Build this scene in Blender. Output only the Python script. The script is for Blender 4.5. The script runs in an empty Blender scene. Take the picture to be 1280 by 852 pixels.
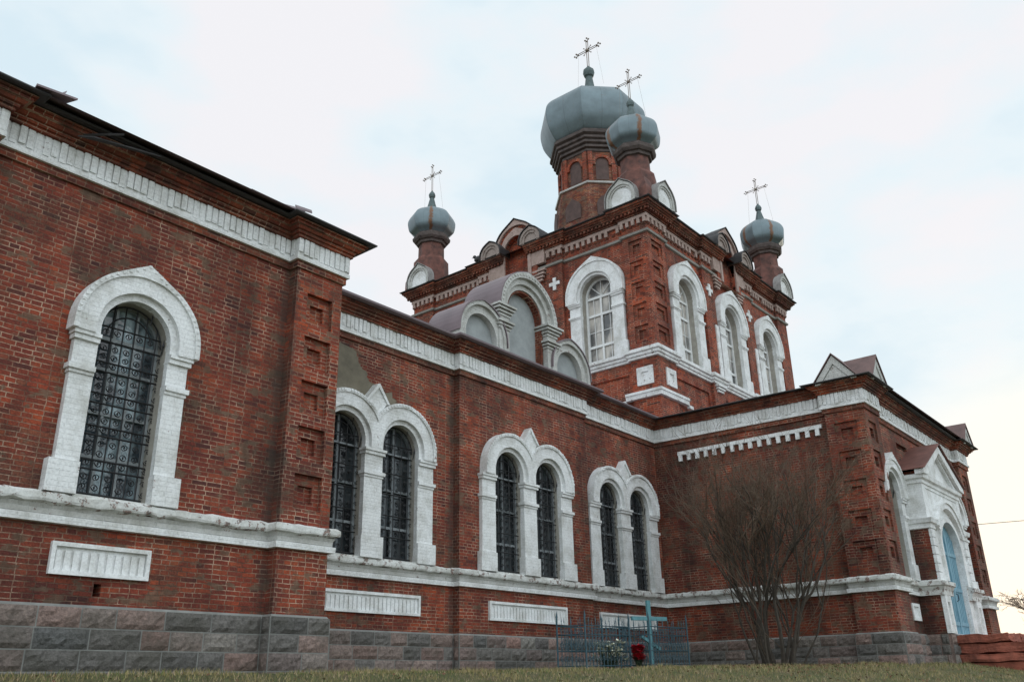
import bpy, bmesh, math, random
from math import radians as rad, pi, sin, cos, sqrt, atan2
from mathutils import Vector, Matrix, noise
from mathutils.geometry import tessellate_polygon
random.seed(7)
S = bpy.context.scene
COL = S.collection

# ---------------------------------------------------------------- camera
F_PX, YAW, PIT, ROL = 1104.0, rad(39.186), rad(21.335), rad(-1.2065)
fw = Vector((cos(YAW)*cos(PIT), sin(YAW)*cos(PIT), sin(PIT)))
rt = Vector((sin(YAW), -cos(YAW), 0))
up = rt.cross(fw)
r2 = rt*cos(ROL)+up*sin(ROL)
u2 = -rt*sin(ROL)+up*cos(ROL)
cam_d = bpy.data.cameras.new('camera')
cam = bpy.data.objects.new('camera', cam_d)
COL.objects.link(cam)
M = Matrix.Identity(4)
for i in range(3):
    M[i][0], M[i][1], M[i][2] = r2[i], u2[i], -fw[i]
cam.matrix_world = M
cam_d.sensor_width = 36.0
cam_d.lens = 36.0*F_PX/1280.0
cam_d.clip_start = 0.1
cam_d.clip_end = 5000
S.camera = cam

# ---------------------------------------------------------------- world
S.view_settings.view_transform = 'Standard'
S.view_settings.look = 'None'
S.view_settings.exposure = 0.0
S.view_settings.gamma = 1.0
W = bpy.data.worlds.new('World')
S.world = W
W.use_nodes = True
SUN_EL, SUN_AZ = rad(5), rad(7)      # azimuth measured from +X toward +Y
def build_world():
    nt = W.node_tree; n = nt.nodes; l = nt.links
    n.clear()
    out = n.new('ShaderNodeOutputWorld')
    sky = n.new('ShaderNodeTexSky'); sky.sky_type = 'NISHITA'; sky.sun_disc = False
    sky.sun_elevation = SUN_EL
    sky.sun_rotation = pi/2-SUN_AZ
    sky.air_density = 1.0; sky.dust_density = 2.0
    b1 = n.new('ShaderNodeBackground'); b1.inputs[1].default_value = 0.15
    l.new(sky.outputs[0], b1.inputs[0])
    tc = n.new('ShaderNodeTexCoord')
    mp = n.new('ShaderNodeMapping'); mp.inputs['Scale'].default_value = (1.0, 1.0, 2.2)
    mp.inputs['Rotation'].default_value = (0.3, 0.5, 0.2)
    l.new(tc.outputs['Generated'], mp.inputs[0])
    nz = n.new('ShaderNodeTexNoise'); nz.inputs['Scale'].default_value = 3.4
    nz.inputs['Detail'].default_value = 5; nz.inputs['Roughness'].default_value = 0.5
    l.new(mp.outputs[0], nz.inputs[0])
    rp = n.new('ShaderNodeValToRGB')
    e = rp.color_ramp.elements
    e[0].position = 0.40; e[0].color = (0.725, 0.87, 0.955, 1)
    e[1].position = 0.61; e[1].color = (0.925, 0.92, 0.955, 1)
    m = e.new(0.49); m.color = (0.83, 0.93, 0.985, 1)
    l.new(nz.outputs[0], rp.inputs[0])
    # warm glow low in the direction of the setting sun
    dt = n.new('ShaderNodeVectorMath'); dt.operation = 'DOT_PRODUCT'
    l.new(tc.outputs['Generated'], dt.inputs[0])
    dt.inputs[1].default_value = (cos(SUN_EL)*cos(SUN_AZ), cos(SUN_EL)*sin(SUN_AZ), sin(SUN_EL))
    gr = n.new('ShaderNodeMapRange'); gr.inputs[1].default_value = 0.972; gr.inputs[2].default_value = 1.0
    gr.interpolation_type = 'SMOOTHSTEP'
    l.new(dt.outputs['Value'], gr.inputs[0])
    mx = n.new('ShaderNodeMixRGB'); mx.inputs[2].default_value = (1.04, 1.0, 0.90, 1)
    l.new(gr.outputs[0], mx.inputs[0]); l.new(rp.outputs[0], mx.inputs[1])
    # extra sky brightness added behind the camera, out of view, to lift the walls
    d2 = n.new('ShaderNodeVectorMath'); d2.operation = 'DOT_PRODUCT'
    l.new(tc.outputs['Generated'], d2.inputs[0]); d2.inputs[1].default_value = (-.55, -.72, .42)
    g2 = n.new('ShaderNodeMapRange'); g2.inputs[1].default_value = 0.0; g2.inputs[2].default_value = .9
    g2.inputs[3].default_value = 1.0; g2.inputs[4].default_value = 1.85; g2.interpolation_type = 'SMOOTHSTEP'
    l.new(d2.outputs['Value'], g2.inputs[0])
    b2 = n.new('ShaderNodeBackground'); l.new(g2.outputs[0], b2.inputs[1])
    l.new(mx.outputs[0], b2.inputs[0])
    ms = n.new('ShaderNodeMixShader'); ms.inputs[0].default_value = 0.96
    l.new(b1.outputs[0], ms.inputs[1]); l.new(b2.outputs[0], ms.inputs[2])
    l.new(ms.outputs[0], out.inputs[0])
build_world()
sd = bpy.data.lights.new('sun', 'SUN'); sd.energy = 0.6; sd.angle = rad(20); sd.color = (1.0, 0.9, 0.75)
so = bpy.data.objects.new('sun', sd); COL.objects.link(so)
sdir = Vector((cos(SUN_EL)*cos(SUN_AZ), cos(SUN_EL)*sin(SUN_AZ), sin(SUN_EL)))
so.rotation_euler = (-sdir).to_track_quat('-Z', 'Y').to_euler()
so.location = (60, 0, 40)

# ---------------------------------------------------------------- materials
def newmat(name):
    m = bpy.data.materials.new(name); m.use_nodes = True
    nt = m.node_tree; nt.nodes.clear()
    o = nt.nodes.new('ShaderNodeOutputMaterial')
    b = nt.nodes.new('ShaderNodeBsdfPrincipled')
    nt.links.new(b.outputs[0], o.inputs[0])
    return m, nt, b
class NT:
    def __init__(s, nt): s.nt = nt
    def n(s, t, **k):
        x = s.nt.nodes.new('ShaderNode'+t)
        for a, b in k.items(): setattr(x, a, b)
        return x
    def l(s, a, b): s.nt.links.new(a, b)
    def math(s, op, a, b=None, clamp=False):
        x = s.n('Math', operation=op); x.use_clamp = clamp
        for i, v in enumerate((a, b)):
            if v is None: continue
            if isinstance(v, (int, float)): x.inputs[i].default_value = v
            else: s.l(v, x.inputs[i])
        return x.outputs[0]
    def noise(s, vec, scale, detail=4, rough=0.5):
        x = s.n('TexNoise'); x.inputs['Scale'].default_value = scale
        x.inputs['Detail'].default_value = detail; x.inputs['Roughness'].default_value = rough
        s.l(vec, x.inputs['Vector']); return x.outputs[0]
    def ramp(s, f, stops, interp='LINEAR'):
        x = s.n('ValToRGB'); e = x.color_ramp.elements; x.color_ramp.interpolation = interp
        while len(e) > 1: e.remove(e[-1])
        first = True
        for p, c in stops:
            if isinstance(c, (int, float)): c = (c, c, c)
            q = e[0] if first else e.new(p)
            first = False
            q.position = p; q.color = (*c, 1)
        s.l(f, x.inputs[0]); return x.outputs[0]
    def mix(s, f, a, b, mode='MIX'):
        x = s.n('MixRGB', blend_type=mode)
        for i, v in ((0, f), (1, a), (2, b)):
            if isinstance(v, (int, float)): x.inputs[i].default_value = v if i == 0 else (v, v, v, 1)
            elif isinstance(v, tuple): x.inputs[i].default_value = (*v, 1)
            else: s.l(v, x.inputs[i])
        return x.outputs[0]
    def bump(s, h, dist, strength=1.0, prev=None):
        x = s.n('Bump'); x.inputs['Distance'].default_value = dist; x.inputs['Strength'].default_value = strength
        s.l(h, x.inputs['Height'])
        if prev is not None: s.l(prev, x.inputs['Normal'])
        return x.outputs[0]
    def wallcoord(s, wob=0.012):
        g = s.n('NewGeometry'); sp = s.n('SeparateXYZ'); s.l(g.outputs['Position'], sp.inputs[0])
        sn = s.n('SeparateXYZ'); s.l(g.outputs['True Normal'], sn.inputs[0])
        ax = s.math('ABSOLUTE', sn.outputs[0]); ay = s.math('ABSOLUTE', sn.outputs[1])
        isx = s.math('GREATER_THAN', ax, ay)
        d = s.math('SUBTRACT', sp.outputs[1], sp.outputs[0])
        u = s.math('ADD', sp.outputs[0], s.math('MULTIPLY', isx, d))
        wn = s.n('TexNoise'); wn.inputs['Scale'].default_value = 3.1; wn.inputs['Detail'].default_value = 3
        s.l(g.outputs['Position'], wn.inputs['Vector'])
        ws = s.n('SeparateColor'); s.l(wn.outputs['Color'], ws.inputs[0])
        u = s.math('ADD', u, s.math('MULTIPLY', s.math('SUBTRACT', ws.outputs[0], .5), wob*4))
        v = s.math('ADD', sp.outputs[2], s.math('MULTIPLY', s.math('SUBTRACT', ws.outputs[1], .5), wob*2.2))
        c = s.n('CombineXYZ'); s.l(u, c.inputs[0]); s.l(v, c.inputs[1])
        return g.outputs['Position'], c.outputs[0], sp, u
def brick_nodes(t, uv, w=.25, h=.0705, mort=.0080):
    b = t.n('TexBrick'); b.offset = .5; b.offset_frequency = 2; b.squash = .55; b.squash_frequency = 2
    for k, v in (('Color1', (0, 0, 0, 1)), ('Color2', (1, 1, 1, 1)), ('Mortar', (.5, .5, .5, 1))): b.inputs[k].default_value = v
    b.inputs['Scale'].default_value = 1; b.inputs['Mortar Size'].default_value = mort
    b.inputs['Mortar Smooth'].default_value = .25; b.inputs['Brick Width'].default_value = w; b.inputs['Row Height'].default_value = h
    t.l(uv, b.inputs['Vector'])
    return b.outputs['Color'], b.outputs['Fac']
def mat_brick(name, patch=.57, dark=0.0, mortar=.5, seed=0.0, stops=None, streak_shade=False):
    m, nt, bs = newmat(name); t = NT(nt)
    pos, uv, sp, u = t.wallcoord()
    off = t.n('VectorMath', operation='ADD'); t.l(pos, off.inputs[0]); off.inputs[1].default_value = (seed, seed*1.7, seed*.6)
    P = off.outputs[0]
    c, fac = brick_nodes(t, uv)
    col = t.ramp(c, stops or [(0, (.12, .040, .034)), (.12, (.20, .050, .036)), (.4, (.27, .060, .036)), (.7, (.33, .072, .040)), (.9, (.40, .095, .045)), (1, (.27, .10, .065))])
    nh = t.noise(P, .75, 5, .62)
    col = t.mix(1, col, t.ramp(nh, [(.34, (.62, .60, .74)), (.5, (.95, .95, .95)), (.66, (1.3, 1.22, .92))]), 'MULTIPLY')
    nb = t.noise(P, 38, 3, .6)
    col = t.mix(1, col, t.ramp(nb, [(.3, .62), (.7, 1.28)]), 'MULTIPLY')
    # mortar: light on some courses, dirt-filled on others
    nm = t.noise(P, 2.2, 5, .65)
    mc = t.ramp(nm, [(.35, (.12, .066, .05)), (.46, (.32, .22, .17)), (.60, (.62, .52, .44))])
    jag = t.noise(P, 26, 3, .6)
    fm = t.math('MULTIPLY', fac, t.ramp(jag, [(.34, .35), (.52, 1)]))
    col = t.mix(fm, col, mc)
    # repair plaster and lichen patches
    st = t.n('Mapping'); st.inputs['Scale'].default_value = (1, 1, 1.9); t.l(P, st.inputs[0])
    np_ = t.noise(st.outputs[0], 3.0, 4, .55)
    fp = t.ramp(np_, [(patch, 0), (patch+.05, .8)])
    nq = t.noise(P, 9, 4, .6)
    pc = t.ramp(nq, [(.3, (.13, .095, .068)), (.7, (.25, .21, .165))])
    col = t.mix(fp, col, pc)
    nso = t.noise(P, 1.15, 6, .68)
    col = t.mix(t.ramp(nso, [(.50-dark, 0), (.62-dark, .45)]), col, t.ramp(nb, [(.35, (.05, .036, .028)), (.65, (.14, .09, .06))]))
    # weather stains
    sv = t.n('Mapping'); sv.inputs['Scale'].default_value = (1.1, 1.1, .32); t.l(P, sv.inputs[0])
    ns = t.noise(sv.outputs[0], .9, 5, .6)
    fs = t.ramp(ns, [(.30+dark, .38), (.56+dark, 1.0)])
    col = t.mix(1, col, fs, 'MULTIPLY')
    col = t.mix(1, col, (.78, .625, .52), 'MULTIPLY')
    if streak_shade:  # water stains at the inner corners, with some corner shade painted in
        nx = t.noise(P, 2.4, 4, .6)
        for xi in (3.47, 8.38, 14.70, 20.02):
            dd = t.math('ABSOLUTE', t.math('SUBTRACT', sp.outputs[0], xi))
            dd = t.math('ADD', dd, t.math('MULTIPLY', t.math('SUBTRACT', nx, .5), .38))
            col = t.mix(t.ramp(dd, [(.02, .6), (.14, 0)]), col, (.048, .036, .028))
    t.l(col, bs.inputs['Base Color']); bs.inputs['Roughness'].default_value = .88
    inv = t.math('SUBTRACT', 1, fac)
    hh = t.math('ADD', t.math('MULTIPLY', inv, .7), t.math('MULTIPLY', nb, .6))
    hh = t.math('ADD', hh, t.math('MULTIPLY', c, .45))
    t.l(t.bump(hh, .012, 1.0), bs.inputs['Normal'])
    return m
def mat_white(name, base=(.80, .81, .805), dirt=.5, bricky=True, flake=.66):
    m, nt, bs = newmat(name); t = NT(nt)
    pos, uv, sp, u = t.wallcoord()
    col = None
    n1 = t.noise(pos, 2.6, 6, .65)
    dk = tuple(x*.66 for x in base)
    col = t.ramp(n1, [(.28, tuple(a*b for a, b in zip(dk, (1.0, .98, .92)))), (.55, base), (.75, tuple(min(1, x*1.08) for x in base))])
    n2 = t.noise(pos, 30, 4, .6)
    col = t.mix(1, col, t.ramp(n2, [(.25, .78), (.6, 1.03)]), 'MULTIPLY')
    h = t.math('MULTIPLY', n2, .5)
    if bricky:
        c, fac = brick_nodes(t, uv, .25, .0705, .006)
        j = t.noise(pos, 17, 3, .6)
        f = t.math('MULTIPLY', fac, t.ramp(j, [(.47, .02), (.68, .42)]))
        col = t.mix(f, col, tuple(x*.42 for x in base))
        h = t.math('ADD', h, t.math('MULTIPLY', t.math('SUBTRACT', 1, fac), .6))
        h = t.math('ADD', h, t.math('MULTIPLY', c, .6))
    # flaked spots that show brick and dirt
    n3 = t.noise(pos, 7.5, 6, .72)
    fl = t.ramp(n3, [(flake, 0), (flake+.03, .85)])
    n4 = t.noise(pos, 40, 2, .5)
    col = t.mix(fl, col, t.ramp(n4, [(.4, (.07, .055, .045)), (.6, (.22, .11, .08))]))
    t.l(col, bs.inputs['Base Color']); bs.inputs['Roughness'].default_value = .8
    t.l(t.bump(h, .008, .75), bs.inputs['Normal'])
    return m
def mat_plain(name, col, rough=.7, var=.25, scale=8, metal=0.0, bump=.004, bs_=3):
    m, nt, bs = newmat(name); t = NT(nt)
    g = t.n('NewGeometry'); pos = g.outputs['Position']
    n1 = t.noise(pos, scale, 5, .62)
    c = t.ramp(n1, [(.28, tuple(x*(1-var) for x in col)), (.72, tuple(min(1, x*(1+var)) for x in col))])
    t.l(c, bs.inputs['Base Color']); bs.inputs['Roughness'].default_value = rough; bs.inputs['Metallic'].default_value = metal
    if bump: t.l(t.bump(t.noise(pos, scale*bs_, 4, .6), bump), bs.inputs['Normal'])
    return m
def mat_stone():
    m, nt, bs = newmat('granite'); t = NT(nt)
    g = t.n('NewGeometry'); pos = g.outputs['Position']
    c = t.ramp(g.outputs['Random Per Island'], [(0, (.10, .095, .088)), (.3, (.18, .165, .15)), (.5, (.23, .155, .13)), (.66, (.24, .225, .20)), (.84, (.29, .18, .15)), (1, (.12, .12, .115))])
    n1 = t.noise(pos, 22, 5, .7)
    c = t.mix(1, c, t.ramp(n1, [(.3, .5), (.7, 1.35)]), 'MULTIPLY')
    n2 = t.noise(pos, 1.4, 5, .6)
    c = t.mix(t.ramp(n2, [(.46, 0), (.68, .65)]), c, (.075, .07, .055))
    t.l(c, bs.inputs['Base Color']); bs.inputs['Roughness'].default_value = .85
    t.l(t.bump(t.noise(pos, 30, 5, .7), .03), bs.inputs['Normal'])
    return m
def mat_dome(name, cx, cy, rust_angles=(), nseam=16, base=(.165, .215, .235)):
    m, nt, bs = newmat(name); t = NT(nt)
    g = t.n('NewGeometry'); pos = g.outputs['Position']
    sp = t.n('SeparateXYZ'); t.l(pos, sp.inputs[0])
    dx = t.math('SUBTRACT', sp.outputs[0], cx); dy = t.math('SUBTRACT', sp.outputs[1], cy)
    ang = t.math('ARCTAN2', dy, dx)
    n1 = t.noise(pos, 1.6, 5, .6)
    c = t.ramp(n1, [(.3, tuple(x*.75 for x in base)), (.7, tuple(x*1.12 for x in base))])
    # sheet seams
    k = nseam/(2*pi)
    fr = t.math('FRACT', t.math('ADD', t.math('MULTIPLY', ang, k), 12.0))
    seam = t.math('LESS_THAN', fr, .035)
    c = t.mix(t.math('MULTIPLY', seam, .45), c, tuple(x*.45 for x in base))
    n2 = t.noise(pos, 5, 5, .7)
    for a in rust_angles:
        d = t.math('ABSOLUTE', t.math('SUBTRACT', ang, a))
        d = t.math('ADD', d, t.math('MULTIPLY', t.math('SUBTRACT', n2, .5), .35))
        f = t.ramp(d, [(0.04, .9), (.11, 0)])
        c = t.mix(f, c, (.17, .07, .025))
    c = t.mix(t.ramp(n2, [(.62, 0), (.74, .55)]), c, (.16, .12, .09))
    t.l(c, bs.inputs['Base Color']); bs.inputs['Roughness'].default_value = .42; bs.inputs['Metallic'].default_value = .35
    return m
def mat_glass(name, c1, c2, sc=3.0, rough=.06, stretch=.3):
    m, nt, bs = newmat(name); t = NT(nt)
    g = t.n('NewGeometry'); mp = t.n('Mapping'); mp.inputs['Scale'].default_value = (1, 1, stretch); t.l(g.outputs['Position'], mp.inputs[0])
    n1 = t.noise(mp.outputs[0], sc, 4, .55)
    t.l(t.ramp(n1, [(.42, c1), (.6, c2)]), bs.inputs['Base Color'])
    bs.inputs['Roughness'].default_value = rough; bs.inputs['IOR'].default_value = 1.6
    t.l(t.bump(t.noise(g.outputs['Position'], 2.0, 2, .5), .01, .5), bs.inputs['Normal'])
    return m
BR = mat_brick('red_brick', streak_shade=True)
BR_T = mat_brick('tower_brick', patch=.68, dark=-.03, seed=31, stops=[(0, (.10, .030, .02)), (.16, (.19, .040, .024)), (.38, (.30, .056, .028)), (.6, (.38, .075, .034)), (.8, (.46, .10, .042)), (1, (.27, .06, .033))])
BR_D = mat_brick('damp_brick', patch=.55, dark=.04, seed=11)
BR_C = mat_brick('cornice_brick', patch=.66, dark=.02, seed=5, stops=[(0, (.10, .04, .03)), (.3, (.24, .06, .033)), (.7, (.33, .085, .042)), (1, (.36, .11, .06))])
WH = mat_white('whitewashed_brick')
WH_T = mat_white('tower_whitewash', flake=.60)
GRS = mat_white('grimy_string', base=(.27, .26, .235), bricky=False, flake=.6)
WH_L = mat_white('weathered_ledge', base=(.66, .665, .64), bricky=False, flake=.545)
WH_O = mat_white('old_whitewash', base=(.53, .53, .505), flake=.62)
PINK = mat_white('faded_limewash', base=(.42, .31, .27), flake=.62)
STONE = mat_stone()
MORT = mat_plain('mortar', (.20, .19, .17), .9, .35, 6, bump=.01)
CEM = mat_plain('cement_skim', (.21, .21, .195), .9, .3, 3, bump=.01)
REV = mat_plain('plastered_reveal', (.36, .335, .29), .85, .25, 4)
GREY = mat_plain('grey_render', (.29, .31, .31), .8, .22, 2.2, bump=.006)
ROOF = mat_plain('painted_roof_sheet', (.165, .125, .135), .45, .2, 1.2, metal=.2, bump=.003)
ROOF_R = mat_plain('rusty_roof_sheet', (.17, .075, .06), .6, .35, 2.5, metal=.1, bump=.004)
DARK = mat_plain('dark_flashing', (.035, .033, .034), .6, .3, 5)
IRON = mat_plain('wrought_iron', (.028, .028, .03), .55, .3, 20, metal=.4, bump=0)
WOODW = mat_plain('white_window_wood', (.52, .54, .55), .6, .12, 10, bump=0)
WOODT = mat_plain('fresh_white_wood', (.74, .75, .74), .6, .1, 10, bump=0)
GLA = mat_glass('window_glass', (.04, .055, .065), (.42, .53, .57), 2.6, .04, .6)  # blotches paint bluish sky reflection and curtain tones into the panes
GLD = mat_glass('dark_window_glass', (.010, .012, .014), (.05, .06, .065), 2.4, .06)
GLT = mat_glass('skylit_window_glass', (.10, .10, .10), (.55, .51, .46), 1.5, .08, .5)  # bright sky showing through the tower is painted into the pane colour
BLUE = None
GILT = mat_plain('tarnished_metal', (.20, .16, .13), .5, .3, 20, metal=.6, bump=0)
def mat_door():
    m, nt, bs = newmat('blue_door_paint'); t = NT(nt)
    pos, uv, sp, u = t.wallcoord(.0)
    fr = t.math('FRACT', t.math('MULTIPLY', u, 7.0))
    pl = t.math('LESS_THAN', fr, .09)
    mp = t.n('Mapping'); mp.inputs['Scale'].default_value = (3, 3, .5); t.l(pos, mp.inputs[0])
    n1 = t.noise(mp.outputs[0], 5, 5, .65)
    c = t.ramp(n1, [(.3, (.12, .26, .34)), (.6, (.22, .39, .47)), (.8, (.33, .46, .51))])
    c = t.mix(t.math('MULTIPLY', pl, .8), c, (.03, .08, .11))
    t.l(c, bs.inputs['Base Color']); bs.inputs['Roughness'].default_value = .6
    return m
DOOR = mat_door()
CROSSB = mat_plain('blue_fence_paint', (.032, .078, .10), .5, .35, 12, bump=0)
CROSST = mat_plain('turquoise_paint', (.10, .26, .29), .5, .2, 9, bump=0)
STEPB = mat_plain('worn_red_steps', (.24, .072, .045), .9, .62, 3.2, bump=.03, bs_=5)

# ---------------------------------------------------------------- mesh helpers
def obj(name, bm, mat, parent=None, smooth=False, label=None, recalc=True):
    if recalc: bmesh.ops.recalc_face_normals(bm, faces=bm.faces)
    me = bpy.data.meshes.new(name); bm.to_mesh(me); bm.free()
    if smooth:
        for p in me.polygons: p.use_smooth = True
    for m in (mat if isinstance(mat, (list, tuple)) else [mat]): me.materials.append(m)
    o = bpy.data.objects.new(name, me); COL.objects.link(o)
    if parent:
        o.parent = parent
        if parent.type == 'EMPTY': o.location = -parent.location
    if label: o['label'] = label
    return o
def thing(name, label, cat, loc, group=None):
    o = bpy.data.objects.new(name, None); COL.objects.link(o); o.location = loc
    o['label'] = label; o['category'] = cat
    if group: o['group'] = group
    return o
def B(): return bmesh.new()
class Fr:
    """wall frame: o + u*s + n*d, z up"""
    def __init__(s, ox, oy, ux, uy):
        s.o = Vector((ox, oy)); s.u = Vector((ux, uy)).normalized(); s.n = Vector((s.u.y, -s.u.x))
    def p(s, a, z, d=0):
        q = s.o+s.u*a+s.n*d
        return Vector((q.x, q.y, z))
def frame(p, q): return Fr(p[0], p[1], q[0]-p[0], q[1]-p[1])
def poly(bm, pts):
    try: return bm.faces.new([bm.verts.new(p) for p in pts])
    except ValueError: return None
def plate(bm, fr, outer, holes=(), d0=-.02, d1=.1, back=False, sides=True, mi=0):
    loops = [list(outer)]+[list(h) for h in holes]
    tris = tessellate_polygon([[Vector((a, b, 0)) for a, b in L] for L in loops])
    flat = [p for L in loops for p in L]
    for d in ((d1, d0) if back else (d1,)):
        vs = [bm.verts.new(fr.p(a, b, d)) for a, b in flat]
        for t in tris:
            try: f = bm.faces.new([vs[i] for i in t]); f.material_index = mi
            except ValueError: pass
            else:
                f.normal_update()
                n3 = Vector((fr.n.x, fr.n.y, 0))*(1 if d == d1 else -1)
                if f.normal.dot(n3) < 0: f.normal_flip()
    if not sides: return
    for L in loops:
        for i in range(len(L)):
            a, b = L[i], L[(i+1) % len(L)]
            f = poly(bm, [fr.p(*a, d0), fr.p(*b, d0), fr.p(*b, d1), fr.p(*a, d1)])
            if f: f.material_index = mi
def box(bm, fr, s0, s1, z0, z1, d0, d1, mi=0):
    v = [bm.verts.new(fr.p(s, z, d)) for s in (s0, s1) for z in (z0, z1) for d in (d0, d1)]
    for q in ((0, 1, 3, 2), (4, 6, 7, 5), (0, 4, 5, 1), (2, 3, 7, 6), (0, 2, 6, 4), (1, 5, 7, 3)):
        bm.faces.new([v[i] for i in q]).material_index = mi
def rect(a, b, c, d): return [(a, c), (b, c), (b, d), (a, d)]
def arch(c, zs, r, zb=None, keel=0.0, n=28, rz=None):
    """points left to right over the top; with zb the legs down to zb"""
    rz = rz or r
    pts = []
    for i in range(n+1):
        a = pi-pi*i/n
        x, z = cos(a), sin(a)
        k = max(0, 1-abs(x)/.55)**2.1*keel*1.15
        pts.append((c+r*x, zs+rz*z+k))
    if zb is not None: pts = [(c-r, zb)]+pts+[(c+r, zb)]
    return pts
def ring(c, zs, ro, ri, zb, keel=0.0, n=28, zi=None, zbi=None):
    o = arch(c, zs, ro, zb, keel, n); i = arch(c, zi or zs, ri, zb, 0, n)
    return o+i[::-1]
def tube(bm, pts, r, n=5, r1=None):
    pts = [Vector(p) for p in pts]; prev = None; m = len(pts)
    for i, p in enumerate(pts):
        a = pts[max(0, i-1)]; b = pts[min(m-1, i+1)]
        t = (b-a).normalized() if (b-a).length > 1e-9 else Vector((0, 0, 1))
        h = Vector((0, 0, 1)) if abs(t.z) < .9 else Vector((1, 0, 0))
        x = t.cross(h).normalized(); y = t.cross(x)
        rr = r if r1 is None else r+(r1-r)*i/max(1, m-1)
        cur = [bm.verts.new(p+x*rr*cos(2*pi*k/n)+y*rr*sin(2*pi*k/n)) for k in range(n)]
        if prev:
            for k in range(n): bm.faces.new([prev[k], prev[(k+1) % n], cur[(k+1) % n], cur[k]])
        else: bm.faces.new(cur[::-1])
        prev = cur
    bm.faces.new(prev)
def lathe(bm, cx, cy, prof, n=16, a0=0.0, cap=True):
    prev = None
    for r, z in prof:
        cur = [bm.verts.new((cx+r*cos(a0+2*pi*k/n), cy+r*sin(a0+2*pi*k/n), z)) for k in range(n)]
        if prev:
            for k in range(n): bm.faces.new([prev[k], prev[(k+1) % n], cur[(k+1) % n], cur[k]])
        elif cap: bm.faces.new(cur[::-1])
        prev = cur
    if cap: bm.faces.new(prev)
def offs(path, i, closed):
    n = len(path)
    p = Vector(path[i][:2])
    a = Vector(path[(i-1) % n][:2]) if (closed or i > 0) else None
    b = Vector(path[(i+1) % n][:2]) if (closed or i < n-1) else None
    def nr(u): u = u.normalized(); return Vector((u.y, -u.x))
    if a is None: return nr(b-p)
    if b is None: return nr(p-a)
    n1, n2 = nr(p-a), nr(b-p)
    m = n1+n2
    if m.length < 1e-6: return n1
    return m/(m.dot(n1))
def sweep(bm, path, prof, closed=False, caps=True, mi=0):
    rows = []
    for i in range(len(path)):
        m = offs(path, i, closed); dz = path[i][2] if len(path[i]) > 2 else 0
        rows.append([bm.verts.new((path[i][0]+m.x*d, path[i][1]+m.y*d, z+dz)) for d, z in prof])
    for i in range(len(rows)-(0 if closed else 1)):
        a, b = rows[i], rows[(i+1) % len(rows)]
        for k in range(len(prof)-1):
            try: bm.faces.new([a[k], b[k], b[k+1], a[k+1]]).material_index = mi
            except ValueError: pass
    if not closed and caps:
        for r in (rows[0][::-1], rows[-1]):
            try: bm.faces.new(r).material_index = mi
            except ValueError: pass
def teeth(bm, path, z0, z1, d0, d1, pitch, width, closed=False, jit=0.0, skip=.0):
    n = len(path)
    for i in range(n if closed else n-1):
        a = path[i]; b = path[(i+1) % n]
        m1 = offs(path, i, closed); m2 = offs(path, (i+1) % n, closed)
        va, vb = Vector(a[:2]), Vector(b[:2])
        u = (vb-va).normalized(); L = (vb-va).length
        e0 = (m1*d1).dot(u); e1 = (m2*d1).dot(u)
        s0, s1 = e0, L+e1
        if s1-s0 < width: continue
        k = max(1, round((s1-s0)/pitch)); p = (s1-s0)/k
        fr = Fr(a[0], a[1], u.x, u.y)
        za = a[2] if len(a) > 2 else 0; zb = b[2] if len(b) > 2 else 0
        for j in range(k):
            if skip and random.random() < skip: continue
            c = s0+(j+.5)*p; dz = za+(zb-za)*min(1, max(0, c/L))
            w = width*p/pitch/2
            jz = random.uniform(-jit, jit); jd = random.uniform(-jit, jit)*.4
            box(bm, fr, c-w, c+w, z0+dz+jz, z1+dz, d0, d1+jd)
def rough(bm, amp, scale=3.0, only=None):
    for v in bm.verts:
        n = noise.noise_vector(v.co*scale)
        v.co += Vector((n.x, n.y, n.z))*amp

# ---------------------------------------------------------------- ground (setting)
LA = Vector((3.0, 11.95)); LB = Vector((24.0, 7.25))
LU = (LB-LA).normalized(); LN = Vector((LU.y, -LU.x))
if LN.dot(-LA) < 0: LN = -LN
def ground_z(x, y):
    p = Vector((x, y)); s = (p-LA).dot(LN); a = (p-LA).dot(LU)
    base = .24+.09*min(1, max(0, (a-10)/12))
    s = max(0, s+.25)
    d = .175*s*s/(s+.35)
    z = base-min(d, 1.9)
    z += .035*noise.noise(Vector((x*.5, y*.5, 0)))+.015*noise.noise(Vector((x*2, y*2, 3)))
    return z
def mat_ground():
    m, nt, bs = newmat('autumn_turf'); t = NT(nt)
    g = t.n('NewGeometry'); pos = g.outputs['Position']
    n1 = t.noise(pos, 1.3, 6, .65); n2 = t.noise(pos, 14, 5, .7)
    c = t.ramp(n1, [(.3, (.075, .085, .028)), (.5, (.12, .115, .045)), (.7, (.15, .11, .06))])
    c = t.mix(1, c, t.ramp(n2, [(.3, .45), (.7, 1.3)]), 'MULTIPLY')
    t.l(c, bs.inputs['Base Color']); bs.inputs['Roughness'].default_value = .95
    t.l(t.bump(n2, .05), bs.inputs['Normal'])
    return m
def build_ground():
    bm = B()
    def axis(lo, hi, fine, f0, f1):
        xs = []
        x = f0
        st = fine
        while x > lo: xs.append(x); x -= st; st *= 1.25
        xs.append(lo); xs = xs[::-1]
        x = f0+fine
        while x < f1: xs.append(x); x += fine
        st = fine
        while x < hi: xs.append(x); x += st; st *= 1.25
        xs.append(hi); return xs
    X = axis(-600, 900, .5, -2, 42); Y = axis(-600, 900, .4, -1, 15)
    vs = [[bm.verts.new((x, y, ground_z(x, y))) for x in X] for y in Y]
    for j in range(len(Y)-1):
        for i in range(len(X)-1):
            bm.faces.new([vs[j][i], vs[j][i+1], vs[j+1][i+1], vs[j+1][i]])
    o = obj('ground', bm, mat_ground(), smooth=True); o['kind'] = 'structure'
build_ground()

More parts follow.
